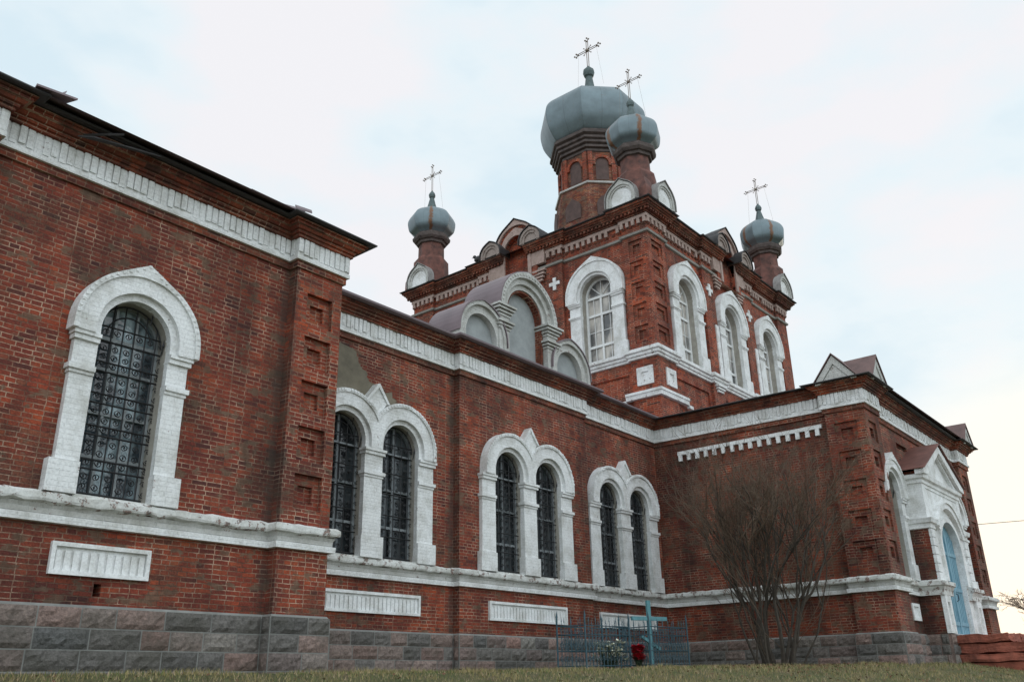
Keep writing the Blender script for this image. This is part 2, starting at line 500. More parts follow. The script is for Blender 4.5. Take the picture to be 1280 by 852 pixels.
# ---------------------------------------------------------------- the church
church = thing('church', 'old red brick church with white window surrounds and five grey domes', 'church', (20, 19.8, .3))
FOOT = [(-4, 11.68), (3.42, 11.68), (3.42, 11.9), (8.44, 11.9), (8.44, 11.68), (9.44, 11.68), (9.44, 13.88), (14.78, 13.88), (14.78, 13.70),
        (19.95, 13.70), (19.95, 13.88), (24.05, 13.88), (24.05, 8.28), (23.85, 8.28), (23.85, 7.2), (25.0, 7.2), (25.0, 7.4), (33.2, 7.4),
        (33.2, 7.2), (34.4, 7.2), (34.4, 13.88), (44, 13.88), (44, 25.7), (34.4, 25.7), (34.4, 32.4), (24.05, 32.4), (24.05, 25.7),
        (9.44, 25.7), (9.44, 27.9), (-4, 27.9)]
DZ = [0, 0, 0, 0, 0, 0, .10, .10, .10, .09, .09, .05, -.03, -.03, -.06, -.06, -.06, -.08, -.08, -.08]+[0]*10
FOOTZ = [(x, y, z) for (x, y), z in zip(FOOT, DZ)]
OW, HC = .53, .98       # half opening width
Z_SILL, Z_SPR, Z_C, Z_ST = 2.47, 4.66, 4.86, 1.09
def low_open(c): return arch(c, Z_C, OW, Z_SILL, n=16)
def panel_hole(c, z0, z1, w): return rect(c-w/2, c+w/2, z0, z1)
# openings per footprint segment index -> list of (poly, depth, kind)
OPEN = {}
def s_of(i, x=None, y=None):
    a, b = FOOT[i], FOOT[i+1]
    return abs((x-a[0]) if x is not None else (a[1]-y))
OPEN[2] = [(low_open(5.80-3.42), .40, 'open'), (rect(5.15-3.42, 6.5-3.42, 1.45, 1.86), .10, 'skip')]
OPEN[2] = [(low_open(5.80-3.42), .40, 'open'), (rect(5.76-3.42, 5.86-3.42, 1.21, 1.37), .25, 'dark')]
def dbl(c): return [(low_open(c-.78), .24, 'open'), (low_open(c+.78), .24, 'open')]
OPEN[6] = dbl(12.21-9.44)
OPEN[8] = dbl(17.25-14.78)
OPEN[10] = dbl(21.93-19.95)
# stepped square panels on the pilaster between sanctuary and nave
OPEN[4] = [(rect(.24, .80, 2.72+.80*k, 2.72+.80*k+.58), .085, 'panel') for k in range(5)]
OPEN[13] = [(rect(.22, .84, 2.80+.80*k, 2.80+.80*k+.56), .05, 'panel') for k in range(5)]
OPEN[14] = [(rect(.22, .82, 2.80+.80*k, 2.80+.80*k+.56), .05, 'panel') for k in range(5)]
OPEN[18] = [(rect(.3, .9, 2.80+.80*k, 2.80+.80*k+.56), .05, 'panel') for k in range(5)]
PX = 28.35           # porch centre
OPEN[16] = [(low_open(25.58-25.0), .58, 'open'), (low_open(32.0-25.0), .58, 'open'), (rect(2.0, 3.0, 6.35, 6.52), .1, 'panel')]
def wall(name, segs, mat, z0=Z_ST, z1=7.55, foot=FOOT, opens=OPEN):
    bm = B(); rvs = []; dks = []
    for i in segs:
        a, b = foot[i], foot[(i+1) % len(foot)]
        fr = frame(a, b); L = (Vector(b)-Vector(a)).length
        hs = opens.get(i, [])
        plate(bm, fr, rect(0, L, z0, z1), [h[0] for h in hs], d1=0, sides=False)
        for h, dep, kind in hs:
            tgt = B() if kind == 'open' else bm
            if kind == 'open': rvs.append(tgt)
            for k in range(len(h)):
                p, q = h[k], h[(k+1) % len(h)]
                poly(tgt, [fr.p(*p, 0), fr.p(*q, 0), fr.p(*q, -dep), fr.p(*p, -dep)])
            if kind == 'panel':
                xs = [p[0] for p in h]; zs = [p[1] for p in h]
                w, hh = max(xs)-min(xs), max(zs)-min(zs)
                inn = rect(min(xs)+w*.24, max(xs)-w*.24, min(zs)+hh*.22, max(zs)-hh*.3)
                plate(bm, fr, h, [inn], d1=-dep, sides=False)
                for k in range(4):
                    p, q = inn[k], inn[(k+1) % 4]
                    poly(bm, [fr.p(*p, -dep), fr.p(*q, -dep), fr.p(*q, -dep-.07), fr.p(*p, -dep-.07)])
                plate(bm, fr, inn, (), d1=-dep-.07, sides=False)
            if kind == 'dark':
                dks.append(B()); plate(dks[-1], fr, h, (), d1=-dep, sides=False)
    o = obj(name, bm, mat, church, recalc=False)
    for r in rvs: obj('window_reveal', r, REV, o, recalc=False)
    for r in dks: obj('vent_hole', r, DARK, o, recalc=False)
    return o
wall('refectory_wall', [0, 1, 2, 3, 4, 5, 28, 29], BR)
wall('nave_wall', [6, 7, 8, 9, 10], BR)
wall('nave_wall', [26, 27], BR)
wall('transept_wall', [11, 12, 13, 14, 15, 16, 17, 18, 19], BR_D)
wall('transept_wall', [23, 24, 25], BR_D)
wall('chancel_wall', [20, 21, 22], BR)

# --- granite plinth
def plinth():
    bm = B()
    sweep(bm, FOOT, [(.07, -.6), (.07, 1.03), (.03, 1.09), (-.05, 1.10)], closed=True)
    base = obj('plinth', bm, [CEM], church, recalc=True)
    bl = B()
    rnd = random.Random(3)
    N = len(FOOT)
    for i in range(20):
        a, b = FOOT[i], FOOT[i+1]
        fr = frame(a, b); L = (Vector(b)-Vector(a)).length
        m1, m2 = offs(FOOT, i, True), offs(FOOT, i+1, True)
        e0 = (m1*.07).dot(fr.u); e1 = (m2*.07).dot(fr.u)
        s0, s1 = e0, L+e1
        if s1-s0 < .05: continue
        for c in range(4):
            z1 = 1.055-c*.262; z0 = z1-.245
            s = s0+.005; off = rnd.uniform(.2, .6)
            first = True
            while s < s1-.02:
                w = rnd.uniform(.42, .74) if not first else off+.15
                first = False
                if s1-(s+w) < .25: w = s1-s
                w = min(w, s1-s-.005)
                x0, x1 = s+.008, s+w-.010
                if x1-x0 < .04: s += w; continue
                nx = max(2, int((x1-x0)/.07)); nz = 4
                g = []
                sd_ = Vector((rnd.uniform(0, 90), rnd.uniform(0, 90), 0))
                for ix in range(nx+1):
                    row = []
                    for iz in range(nz+1):
                        tx, tz = ix/nx, iz/nz
                        e = min(tx*(x1-x0), (1-tx)*(x1-x0), tz*.245*.8, (1-tz)*.245*.8)
                        k = min(1, e/.035)
                        dd = .074+k*(.028+.045*noise.noise(Vector((tx*(x1-x0)*9, tz*2.2, 0))+sd_))
                        row.append(bl.verts.new(fr.p(x0+(x1-x0)*tx, z0+(z1-z0)*tz, dd)))
                    g.append(row)
                for ix in range(nx):
                    for iz in range(nz):
                        bl.faces.new([g[ix][iz], g[ix+1][iz], g[ix+1][iz+1], g[ix][iz+1]])
                s += w
    obj('granite_block_facing', bl, STONE, base, recalc=False)
plinth()

# --- string course, frieze band, cornice, roof edge
def bands():
    bm = B()
    sweep(bm, FOOT, [(-.01, 2.075), (.085, 2.08), (.092, 2.17), (.04, 2.185)], closed=True)
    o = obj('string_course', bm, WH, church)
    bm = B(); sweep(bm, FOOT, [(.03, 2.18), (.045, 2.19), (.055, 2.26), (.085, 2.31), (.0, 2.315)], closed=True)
    obj('grimy_shaded_cove', bm, WH_O, o)  # greyer whitewash carries grime plus the painted shade of the recess
    bm = B()
    # flaky top ledge, subdivided so that the edge wanders
    fine = []
    for i in range(len(FOOT)):
        a, b = Vector(FOOT[i]), Vector(FOOT[(i+1) % len(FOOT)])
        n = max(1, int((b-a).length/.12)) if i < 20 else 1
        for k in range(n):
            p = a+(b-a)*k/n
            fine.append((p.x, p.y))
    sweep(bm, fine, [(.08, 2.305), (.135, 2.33), (.145, 2.36), (.14, 2.43), (.09, 2.462), (-.02, 2.478)], closed=True)
    for v in bm.verts:
        v.co.z += .03*noise.noise(v.co*8)
        n = noise.noise(v.co*6+Vector((9, 9, 9)))
        v.co.x += .02*n; v.co.y += .02*n
    obj('weathered_ledge', bm, WH_L, o)
    bm = B()
    sweep(bm, FOOTZ, [(-.01, 6.90), (.045, 6.905), (.045, 7.03), (.0, 7.04)], closed=True)
    sweep(bm, FOOTZ, [(.0, 7.44), (.12, 7.445), (.12, 7.50), (.15, 7.505), (.16, 7.555), (.20, 7.56), (.235, 7.61), (.27, 7.615), (.275, 7.655), (.31, 7.66), (.32, 7.69), (-.1, 7.695)], closed=True)
    obj('cornice', bm, BR_C, church)
    bm = B()
    sweep(bm, FOOTZ, [(-.01, 7.03), (.09, 7.035), (.09, 7.11), (.055, 7.115), (.055, 7.45), (.0, 7.452)], closed=True)
    fz = obj('frieze_band', bm, WH, church)
    bm = B()
    teeth(bm, FOOTZ[:20], 7.15, 7.445, .04, .080, .112, .088, jit=.035)
    obj('frieze_flutes', bm, WH, fz)
bands()
def roofs():
    PR = [(-.3, 7.76), (.0, 7.72), (.42, 7.70), (.435, 7.715), (.43, 7.735), (.0, 7.78), (-.3, 7.85)]
    PN = [(-.3, 7.74), (.0, 7.71), (.36, 7.70), (.40, 7.70), (.44, 7.73), (.445, 7.775), (.40, 7.80), (.0, 7.85), (-.3, 7.92)]
    for pts, pr, mt in ((FOOTZ[28:]+FOOTZ[:6]+[(9.44, 13.0, .0)], PR, DARK), ([(9.05, 13.88, .10)]+FOOTZ[7:12], PN, ROOF), (FOOTZ[11:], PR, DARK)):
        bm = B()
        if mt is ROOF: sweep(bm, pts, pr)
        else: sweep(bm, pts if len(pts) < 12 else pts[:-2], pr)
        for v in bm.verts: v.co.z += .012*noise.noise(v.co*1.7)
        obj('roof_edge', bm, mt, church)
    def hip(x0, x1, y0, y1, ze, zr, axis, i0, i1, name, mat=ROOF):
        bm = B()
        c = [Vector((x0, y0, ze)), Vector((x1, y0, ze)), Vector((x1, y1, ze)), Vector((x0, y1, ze))]
        if axis == 'x':
            ym = (y0+y1)/2; a = Vector((x0+i0, ym, zr)); b = Vector((x1-i1, ym, zr))
            fs = [[c[0], c[1], b, a], [c[1], c[2], b], [c[2], c[3], a, b], [c[3], c[0], a]]
        else:
            xm = (x0+x1)/2; a = Vector((xm, y0+i0, zr)); b = Vector((xm, y1-i1, zr))
            fs = [[c[0], c[1], a], [c[1], c[2], b, a], [c[2], c[3], b], [c[3], c[0], a, b]]
        for f in fs: poly(bm, f)
        return obj(name, bm, mat, church)
    hip(-4.3, 9.8, 11.3, 28.3, 7.74, 10.3, 'x', 4, 7, 'roof')
    hip(8.0, 25.5, 13.5, 26.1, 7.86, 10.0, 'x', 0, .1, 'roof')
    hip(23.7, 34.75, 6.85, 32.75, 7.70, 9.0, 'y', 4, 4, 'roof')
    hip(33.5, 44.4, 13.5, 26.1, 7.75, 10.0, 'x', .1, 6, 'roof')
roofs()

# --- windows
def grille(fr, c, z0, zc, r, d, nv, zs_h, scroll=True, fancy=1.0):
    bm = B()
    def P(s, z, dd=0): return fr.p(s, z, d+dd)
    def top(s): return zc+sqrt(max(0, r*r-(s-c)**2))
    xs = [c-r+2*r*(k+.5)/nv for k in range(nv)]
    for x in xs:
        tube(bm, [P(x, z0), P(x, top(x)-.0)], .0125, 4)
    for z in zs_h:
        w = r if z < zc else sqrt(max(0, r*r-(z-zc)**2))
        if w > .1: tube(bm, [P(c-w, z, .012), P(c+w, z, .012)], .014, 4)
    for rr in (r*.98, r*.66):
        tube(bm, [P(c+rr*cos(a), zc+rr*sin(a), .01) for a in [pi*k/14 for k in range(15)]], .013, 4)
    # spear tips bending out of the grille top
    for s in (-1, 1):
        for q in (.98, .55):
            x = c+s*r*q; zz = top(x)-.0 if q < .9 else zc
            tube(bm, [P(x, zz-.12, .05), P(x, zz+.02, .09)], .012, 4)
            tube(bm, [P(x, zz+.02, .09), P(x, zz+.06, .095), P(x, zz+.13, .10)], .026, 4, .002)
    if scroll:
        def spiral(x, z, rad_, sg, up_):
            pts = []
            for k in range(11):
                a = k*2*pi/8.2; q = rad_*(1-k/13.0)
                pts.append(P(x+sg*(q*cos(a)-rad_)+sg*rad_*.2, z+up_*q*sin(a), .004))
            return pts
        zz = sorted(zs_h)
        for j in range(len(zz)-1):
            h = zz[j+1]-zz[j]
            if h < .12: continue
            for k in range(nv):
                x = xs[k]
                for sg in (-1, 1):
                    if top(x)-zz[j] < h*.8: continue
                    m = (zz[j]+zz[j+1])/2
                    rr = min(.050, 2*r/nv*.40)
                    tube(bm, spiral(x+sg*rr*1.15, m+h*.2, rr, -sg, 1 if (j+k) % 2 else -1), .008, 3)
                    if h > .3: tube(bm, spiral(x+sg*rr*1.15, m-h*.22, rr, -sg, -1 if (j+k) % 2 else 1), .008, 3)
    return bm
def sash(fr, c, z0, zc, r, d, bars_v, bars_h, w=.05, fan=False):
    bm = B()
    plate(bm, fr, ring(c, zc, r+.01, r-w, z0), (), d-.03, d+.03)
    box(bm, fr, c-r+w, c+r-w, z0, z0+w*1.3, d-.025, d+.026)
    for x in bars_v: box(bm, fr, c+x-w*.45, c+x+w*.45, z0+w, zc+sqrt(max(0, (r-w)**2-x*x))+.01 if not fan else zc, d-.02, d+.022)
    for z in bars_h: box(bm, fr, c-r+w*.5, c+r-w*.5, z-w*.55, z+w*.55, d-.022, d+.025)
    if fan:
        for a in (pi/4, pi/2, 3*pi/4):
            tube(bm, [fr.p(c, zc, d), fr.p(c+(r-w)*cos(a), zc+(r-w)*sin(a), d)], .018, 4)
    return bm
def sash_bars(fr, c, z0, zc, r, d):
    bm = B()
    for x in (-r*.52, r*.48): box(bm, fr, c+x-.012, c+x+.012, z0+.05, zc-.03, d-.01, d+.012)
    for z in (z0+1.3, ): box(bm, fr, c-r+.05, c+r-.05, z-.012, z+.012, d-.009, d+.010)
    return bm
def pane(fr, c, z0, zc, r, d):
    bm = B(); plate(bm, fr, arch(c, zc, r, z0), (), d1=d, sides=False); return bm
def pier(bm, fr, s0, s1, zs=(2.47, 2.90, 4.16, 4.66), d=.10, pl=.05, out=(1, 1), full=True):
    z0, zp, zl, zt = zs
    box(bm, fr, s0-pl*out[0], s1+pl*out[1]*.0 if out[1] == 0 else s1+pl*out[1], z0, zp, -.02, d+.04)
    box(bm, fr, s0, s1, zp, zt, -.02, d)
    box(bm, fr, s0-.045*out[0], s1+.045*out[1], zl, zl+.075, -.02, d+.05)
    box(bm, fr, s0-.015*out[0], s1+.015*out[1], zl-.05, zl, -.02, d+.02)
    box(bm, fr, s0-.03*out[0], s1+.03*out[1], zt-.07, zt, -.02, d+.05)
    box(bm, fr, s0-.05*out[0], s1+.05*out[1], zt, zt+.055, -.02, d+.08)
def tidy(bm, amp=.006):
    for v in bm.verts:
        n = noise.noise_vector(v.co*5.3)
        v.co += n*amp
def single_window(fr, c, z0=2.47, zc=4.86, r=OW, ro=.96, keel=.13, spr=4.66, gl=GLA, kind='low', mat=WH, dep=.30, label=None, half=.86, plinth_h=.43, dd=.0):
    bm = B()
    zb = spr+.055
    # archivolt of three orders
    plate(bm, fr, ring(c, zc, ro-.06, r+.10, zb, keel), (), -.02, .20+dd)
    plate(bm, fr, ring(c, zc, ro, ro-.075, zb, keel), (), -.02, .235+dd)
    plate(bm, fr, ring(c, zc, r+.11, r, zb, 0), (), -.02, .12+dd)
    for s in (-1, 1):
        a, b = (c-half, c-r) if s < 0 else (c+r, c+half)
        pier(bm, fr, a, b, (z0, z0+plinth_h, spr-.5, spr), .10+dd, .09, (1, 0) if s < 0 else (0, 1))
    # toothed rim
    for k in range(1, 30):
        a = pi*k/30
        x, z = c+(ro-.03)*cos(a), zc+(ro-.03)*sin(a)+max(0, 1-abs(cos(a))/.55)**2.1*keel*1.15
        box(bm, fr, x-.022, x+.022, z-.022, z+.022, .2, .245+dd)
    tidy(bm, .005)
    w = obj('window', bm, mat, church, label=label)
    bm = B()
    box(bm, fr, c-r-.02, c+r+.02, z0-.06, z0+.015, -dep-.07, .10)
    obj('sill', bm, WH_L, w)
    if kind == 'low':
        obj('frame', sash(fr, c, z0, zc, r, -dep+.04, (-.16, .16), (z0+.62, z0+1.25, z0+1.9, zc-.02), .045), mat_frame_mid, w)
        obj('pane', pane(fr, c, z0, zc, r, -dep), gl, w)
        obj('grille', grille(fr, c, z0+.03, zc, r-.015, -.14, 6, [z0+.08, z0+.42, z0+.55, z0+.9, z0+1.03, z0+1.36, z0+1.5, z0+1.83, z0+1.97, z0+2.28, zc+.12]), IRON, w)
    else:
        obj('frame', sash(fr, c, z0+.02, zc, r, -dep+.04, (-.02,), (z0+.72, zc-.75, zc-.05), .085, fan=True), WOODT, w)
        bm = sash_bars(fr, c, z0, zc, r, -dep+.02)
        obj('glazing_bars', bm, WOODT, w)
        obj('pane', pane(fr, c, z0, zc, r, -dep), gl, w)
    return w
def double_window(fr, c, label=None, mat=WH):
    bm = B()
    H = .78; ro = .98; zb = Z_SPR+.055
    def outl(R, xin=True):
        n = 40; pts = []
        for i in range(n+1):
            a = pi-pi*i/n; x = -H+R*cos(a)
            if x <= 0.0: pts.append((c+x, Z_C+R*sin(a)))
        zi = Z_C+sqrt(R*R-H*H); pts.append((c, zi))
        q = [(2*c-x, z) for x, z in pts[:-1]][::-1]
        return [(c-H-R, zb)]+pts+q+[(c+H+R, zb)]
    def full(R, ri):
        i1 = arch(c+H, Z_C, ri, zb, n=18)[::-1]; i2 = arch(c-H, Z_C, ri, zb, n=18)[::-1]
        return outl(R)+i1+i2
    plate(bm, fr, full(ro-.06, OW+.10), (), -.02, .20)
    # outer roll as thin ring
    o1 = outl(ro)[1:-1]; o2 = outl(ro-.08)[1:-1]
    plate(bm, fr, [(c-H-ro, zb)]+o1+[(c+H+ro, zb), (c+H+ro-.08, zb)]+o2[::-1]+[(c-H-ro+.08, zb)], (), -.02, .235)
    for s in (-1, 1): plate(bm, fr, ring(c+s*H, Z_C, OW+.11, OW, zb, 0), (), -.02, .12)
    # little gablet between the arches
    plate(bm, fr, [(c, 5.42), (c+.27, 5.74), (c+.02, 6.06), (c-.02, 6.06), (c-.27, 5.74)], (), -.02, .17)
    plate(bm, fr, [(c-.26, 5.74), (c-.0, 6.06), (c+.26, 5.74), (c+.33, 5.74), (c+.02, 6.15), (c-.02, 6.15), (c-.33, 5.74)], (), -.02, .21)
    pier(bm, fr, c-1.79, c-1.31, d=.10, pl=.07, out=(1, 0))
    pier(bm, fr, c+1.31, c+1.79, d=.10, pl=.07, out=(0, 1))
    pier(bm, fr, c-.25, c+.25, d=.12, pl=.05, out=(1, 1))
    rnd = random.Random(int(c*10))
    for s in (-1, 1):
        for k in range(1, 34):
            a = pi*k/34
            x, z = c+s*H+(ro-.03)*cos(a), Z_C+(ro-.03)*sin(a)
            if (x-c)*s < .05 or rnd.random() < .12: continue
            box(bm, fr, x-.026, x+.026, z-.026, z+.026, .2, .25)
    tidy(bm, .005)
    w = obj('window', bm, mat, church, label=label)
    bm = B(); box(bm, fr, c-H-OW-.02, c+H+OW+.02, Z_SILL-.06, Z_SILL+.015, -.23, .10)
    obj('sill', bm, WH_L, w)
    for s in (-1, 1):
        x = c+s*H
        obj('frame', sash(fr, x, Z_SILL, Z_C, OW, -.16, (0,), (Z_SILL+.7, Z_SILL+1.5, Z_C-.1), .05), mat_frame_dark, w)
        obj('pane', pane(fr, x, Z_SILL, Z_C, OW, -.20), GLD, w)
        obj('grille', grille(fr, x, Z_SILL+.03, Z_C, OW-.015, -.09, 5, [Z_SILL+.08, Z_SILL+.5, Z_SILL+.95, Z_SILL+1.4, Z_SILL+1.85, Z_SILL+2.25, Z_C+.1]), IRON, w)
    return w
mat_frame_mid = mat_plain('faded_window_wood', (.30, .33, .34), .6, .25, 10, bump=0)
mat_frame_dark = mat_plain('grey_window_wood', (.20, .22, .23), .6, .25, 10, bump=0)
FA = Fr(0, 11.9, 1, 0); FB = Fr(0, 13.88, 1, 0); FQ = Fr(0, 13.70, 1, 0); FD = Fr(0, 7.4, 1, 0); FDp = Fr(0, 7.2, 1, 0)
single_window(FA, 5.80)
double_window(FB, 12.21)
double_window(FQ, 17.25)
double_window(FB, 21.93)
single_window(FD, 25.58, ro=.92, half=.86)
single_window(FD, 32.0, ro=.90, half=.84)
def sunk_panel(fr, x0, x1, z0, z1, d=.03, ribs=.11):
    bm = B()
    m = .055
    plate(bm, fr, rect(x0, x1, z0, z1), [rect(x0+m, x1-m, z0+m, z1-m)], -.02, d+.03)
    box(bm, fr, x0+m, x1-m, z0+m, z1-m, -.02, .004)
    n = int((x1-x0-2*m)/ribs)
    for k in range(n):
        c = x0+m+(k+.5)*(x1-x0-2*m)/n
        box(bm, fr, c-.038, c+.038, z0+m, z1-m-.05, -.01, .034)
    tidy(bm, .003)
    return obj('sunk_panel', bm, mat_panel, church)
mat_panel = mat_white('whitewashed_panel', base=(.80, .81, .805), bricky=False, flake=.70)
sunk_panel(FA, 5.12, 6.48, 1.45, 1.86)
sunk_panel(FB, 10.7, 13.72, 1.41, 1.82)
sunk_panel(FQ, 15.75, 18.72, 1.40, 1.82)
sunk_panel(FB, 20.48, 23.3, 1.40, 1.80)
bm = B(); plate(bm, FD, rect(25.6, 26.25, 1.42, 1.86), [rect(25.68, 26.17, 1.5, 1.78)], -.02, .06); box(bm, FD, 25.68, 26.17, 1.5, 1.78, -.02, .01)
obj('sunk_panel', bm, mat_panel, church)
# grey repair plaster on the nave wall beside the buttress
bm = B()
rp = random.Random(6)
edge = [(9.46, 5.6), (9.46, 6.88), (11.55, 6.88), (11.72, 6.72), (11.78, 6.52), (12.0, 6.40), (12.1, 6.22), (12.4, 6.10), (12.75, 6.04), (12.95, 5.88), (12.6, 5.7), (11.5, 5.6)]
pp = []
for i in range(len(edge)):
    a, b = Vector(edge[i]), Vector(edge[(i+1) % len(edge)])
    for k in range(6):
        q = a.lerp(b, k/6)
        if i > 1: q = q+Vector((rp.gauss(0, .025), rp.gauss(0, .025)))
        pp.append((max(9.46, q.x), min(6.89, q.y)))
plate(bm, FB, pp, (), -.01, .008)
obj('plaster_patch', bm, mat_plain('repair_plaster', (.155, .135, .098), .9, .3, 3, bump=.01), church)
# dentil string on the transept wall
FC = Fr(24.05, 13.88, 0, -1)
bm = B()
box(bm, FC, .85, 5.42, 6.55, 6.66, -.02, .07)
k = 0
s = .87
while s < 5.40:
    box(bm, FC, s, s+.115, 6.36, 6.551, -.02, .068); s += .29
tidy(bm, .006)
obj('dentil_string', bm, WH, church)

# --- porch on the transept front
def porch():
    bm = B()
    x0, x1, yf = 26.5, 30.3, 6.8
    fr = Fr(0, yf, 1, 0)
    path = [(x0, 7.45), (x0, yf), (x1, yf), (x1, 7.45)]
    op = arch(PX, 3.45, .96, 1.1, n=18, rz=.78)
    tym = [(x0+.02, 1.09), (x1-.02, 1.09), (x1-.02, 5.3), (PX, 6.25), (x0+.02, 5.3)]
    plate(bm, fr, tym, [op], d0=-.24, d1=0)
    # quoined piers, plinth steps, cornice and pediment mouldings
    for s0, s1 in ((x0-.01, x0+.42), (x1-.42, x1+.01)):
        z = 2.45; k = 0
        while z < 3.7:
            e = .06 if k % 2 else 0
            box(bm, fr, s0+e*(s0 > PX), s1-e*(s0 < PX), z+.012, z+.225, -.02, .06); z += .235; k += 1
    for s0, s1 in ((x0-.0, x0+.5), (x1-.5, x1+.0)):
        plate(bm, fr, rect(s0-.03, s1+.03, 1.095, 2.09), [rect(s0+.13, s1-.13, 1.3, 1.9)], -.02, .09)
    a0 = math.asin(.42)
    for r_o, r_i, dd in ((1.50, 1.28, .13), (1.54, 1.44, .17)):
        o_ = [(PX+r_o*cos(pi-a0-(pi-2*a0)*k/18), 3.34+r_o*sin(pi-a0-(pi-2*a0)*k/18)) for k in range(19)]
        i_ = [(PX+r_i*cos(pi-a0-(pi-2*a0)*k/18), 3.34+r_i*sin(pi-a0-(pi-2*a0)*k/18)) for k in range(19)]
        plate(bm, fr, o_+i_[::-1], (), -.02, dd)
    oo = arch(PX, 3.45, 1.10, 2.5, n=18, rz=.92); ii = arch(PX, 3.45, .96, 2.5, n=18, rz=.78)
    plate(bm, fr, oo+ii[::-1], (), -.02, .07)
    for pp in ([(x0, 7.45), (x0, yf), (PX-1.38, yf)], [(PX+1.38, yf), (x1, yf), (x1, 7.45)]):
        sweep(bm, pp, [(-.01, 3.86), (.06, 3.88), (.06, 4.0), (.12, 4.02), (.15, 4.14), (-.01, 4.16)])
    for pp in ([(x0, 7.45), (x0, yf), (x0+.3, yf)], [(x1-.3, yf), (x1, yf), (x1, 7.45)]): sweep(bm, pp, [(-.01, 4.10), (.012, 4.10), (.018, 5.05), (-.01, 5.05)])
    sweep(bm, path, [(-.01, 5.04), (.022, 5.04), (.024, 5.12), (.06, 5.14), (.06, 5.24), (.13, 5.27), (.15, 5.38), (-.01, 5.40)], caps=False)
    for s in (-1, 1):
        e = (x0-.2) if s < 0 else (x1+.2)
        plate(bm, fr, [(e, 5.36), (e, 5.50), (PX, 6.52), (PX, 6.30), (e-s*.42, 5.40)], (), -.05, .2)
        e2 = e-s*.55
        plate(bm, fr, [(e2, 5.42), (PX, 6.30), (PX, 6.22), (e2-s*.18, 5.42)], (), -.05, .1)
    tidy(bm, .004)
    o = obj('porch', bm, WH, church)
    for a, b in ((path[0], path[1]), (path[2], path[3])):
        bm = B(); f = frame(a, b); L = (Vector(b)-Vector(a)).length
        plate(bm, f, rect(0, L, 1.09, 5.5), (), d1=0, sides=False)
        obj('side_wall', bm, BR_D, o, recalc=False)
    for pp in ([(x0, 7.45), (x0, yf), (PX-1.0, yf)], [(PX+1.0, yf), (x1, yf), (x1, 7.45)]):
        bm = B(); sweep(bm, pp, [(-.01, 2.075), (.10, 2.08), (.10, 2.2), (.15, 2.3), (.2, 2.33), (.2, 2.43), (-.02, 2.5)])
        obj('porch_ledge', bm, WH_L, o)
    bm = B()
    for s in (-1, 1):
        e = (x0-.26) if s < 0 else (x1+.26)
        v = [fr.p(e, 5.50, .26), fr.p(PX, 6.56, .26), fr.p(PX, 6.56, -.7), fr.p(e, 5.50, -.7)]
        w = [p+Vector((0, 0, .03)) for p in v]
        poly(bm, v); poly(bm, w)
        for k in range(4): poly(bm, [v[k], v[(k+1) % 4], w[(k+1) % 4], w[k]])
    obj('porch_roof', bm, ROOF_R, o)
    bm = B()
    plate(bm, fr, arch(PX, 3.45, .98, 1.1, n=18, rz=.8), (), -.3, -.14)
    for z in (1.35, 2.3, 3.3): box(bm, fr, PX-.92, PX+.92, z, z+.1, -.2, -.115)
    for k in range(-5, 6): box(bm, fr, PX+k*.17-.012, PX+k*.17+.012, 1.12, 3.9, -.2, -.125)
    box(bm, fr, PX-.035, PX+.035, 1.1, 4.2, -.2, -.10)
    d = obj('door', bm, DOOR, church)
    bm = B(); tube(bm, [fr.p(PX+.1, 2.0, -.14), fr.p(PX+.1, 2.05, -.06), fr.p(PX+.1, 2.2, -.06), fr.p(PX+.1, 2.25, -.14)], .012, 5)
    obj('handle', bm, IRON, d)
    # porch plinth of granite
    bm = None
    rnd = random.Random(8)
    for (a, b) in ((path[0], path[1]), ((x0, yf), (PX-.95, yf)), ((PX+.95, yf), (x1, yf)), (path[2], path[3])):
        bm = B(); f = frame(a, b); L = (Vector(b)-Vector(a)).length
        box(bm, f, -.0, L, -.4, 1.08, -.02, .05)
        for c in range(3):
            z1 = 1.07-c*.262
            s = 0
            while s < L-.05:
                w = min(rnd.uniform(.4, .6), L-s)
                nx, nz = 5, 4; g = []
                sd_ = Vector((rnd.uniform(0, 90), 0, 0))
                for ix in range(nx+1):
                    g.append([])
                    for iz in range(nz+1):
                        tx, tz = ix/nx, iz/nz
                        kk = 1 if 0 < ix < nx and 0 < iz < nz else 0
                        g[-1].append(bm.verts.new(f.p(s+.01+(w-.02)*tx, z1-.245+.245*tz, .055+kk*(.035+.03*noise.noise(Vector((tx*4, tz*2, 0))+sd_)))))
                for ix in range(nx):
                    for iz in range(nz): bm.faces.new([g[ix][iz], g[ix+1][iz], g[ix+1][iz+1], g[ix][iz+1]])
                s += w
        obj('porch_plinth', bm, STONE, o)
porch()
def steps():
    bm = B()
    rnd = random.Random(4)
    L = [(26.95, 30.4, 5.45, 1.05, .835), (27.0, 32.2, 5.0, .80, .585), (26.9, 33.0, 4.65, .55, .36), (26.95, 33.4, 4.3, .33, -.2)]
    for x0, x1, y0, z1, z0 in L:
        fr = Fr(0, y0, 1, 0)
        x = x0
        while x < x1-.05:
            w = min(rnd.uniform(.55, .95), x1-x)
            box(bm, fr, x+.004, x+w-.004, z0+.004, z1+rnd.uniform(-.012, .012), -(6.75-y0), rnd.uniform(-.03, .03)); x += w
    bmesh.ops.subdivide_edges(bm, edges=bm.edges[:], cuts=4, use_grid_fill=True)
    for v in bm.verts: v.co += noise.noise_vector(v.co*4.2)*.06+noise.noise_vector(v.co*13)*.022
    obj('steps', bm, STEPB, church)
steps()

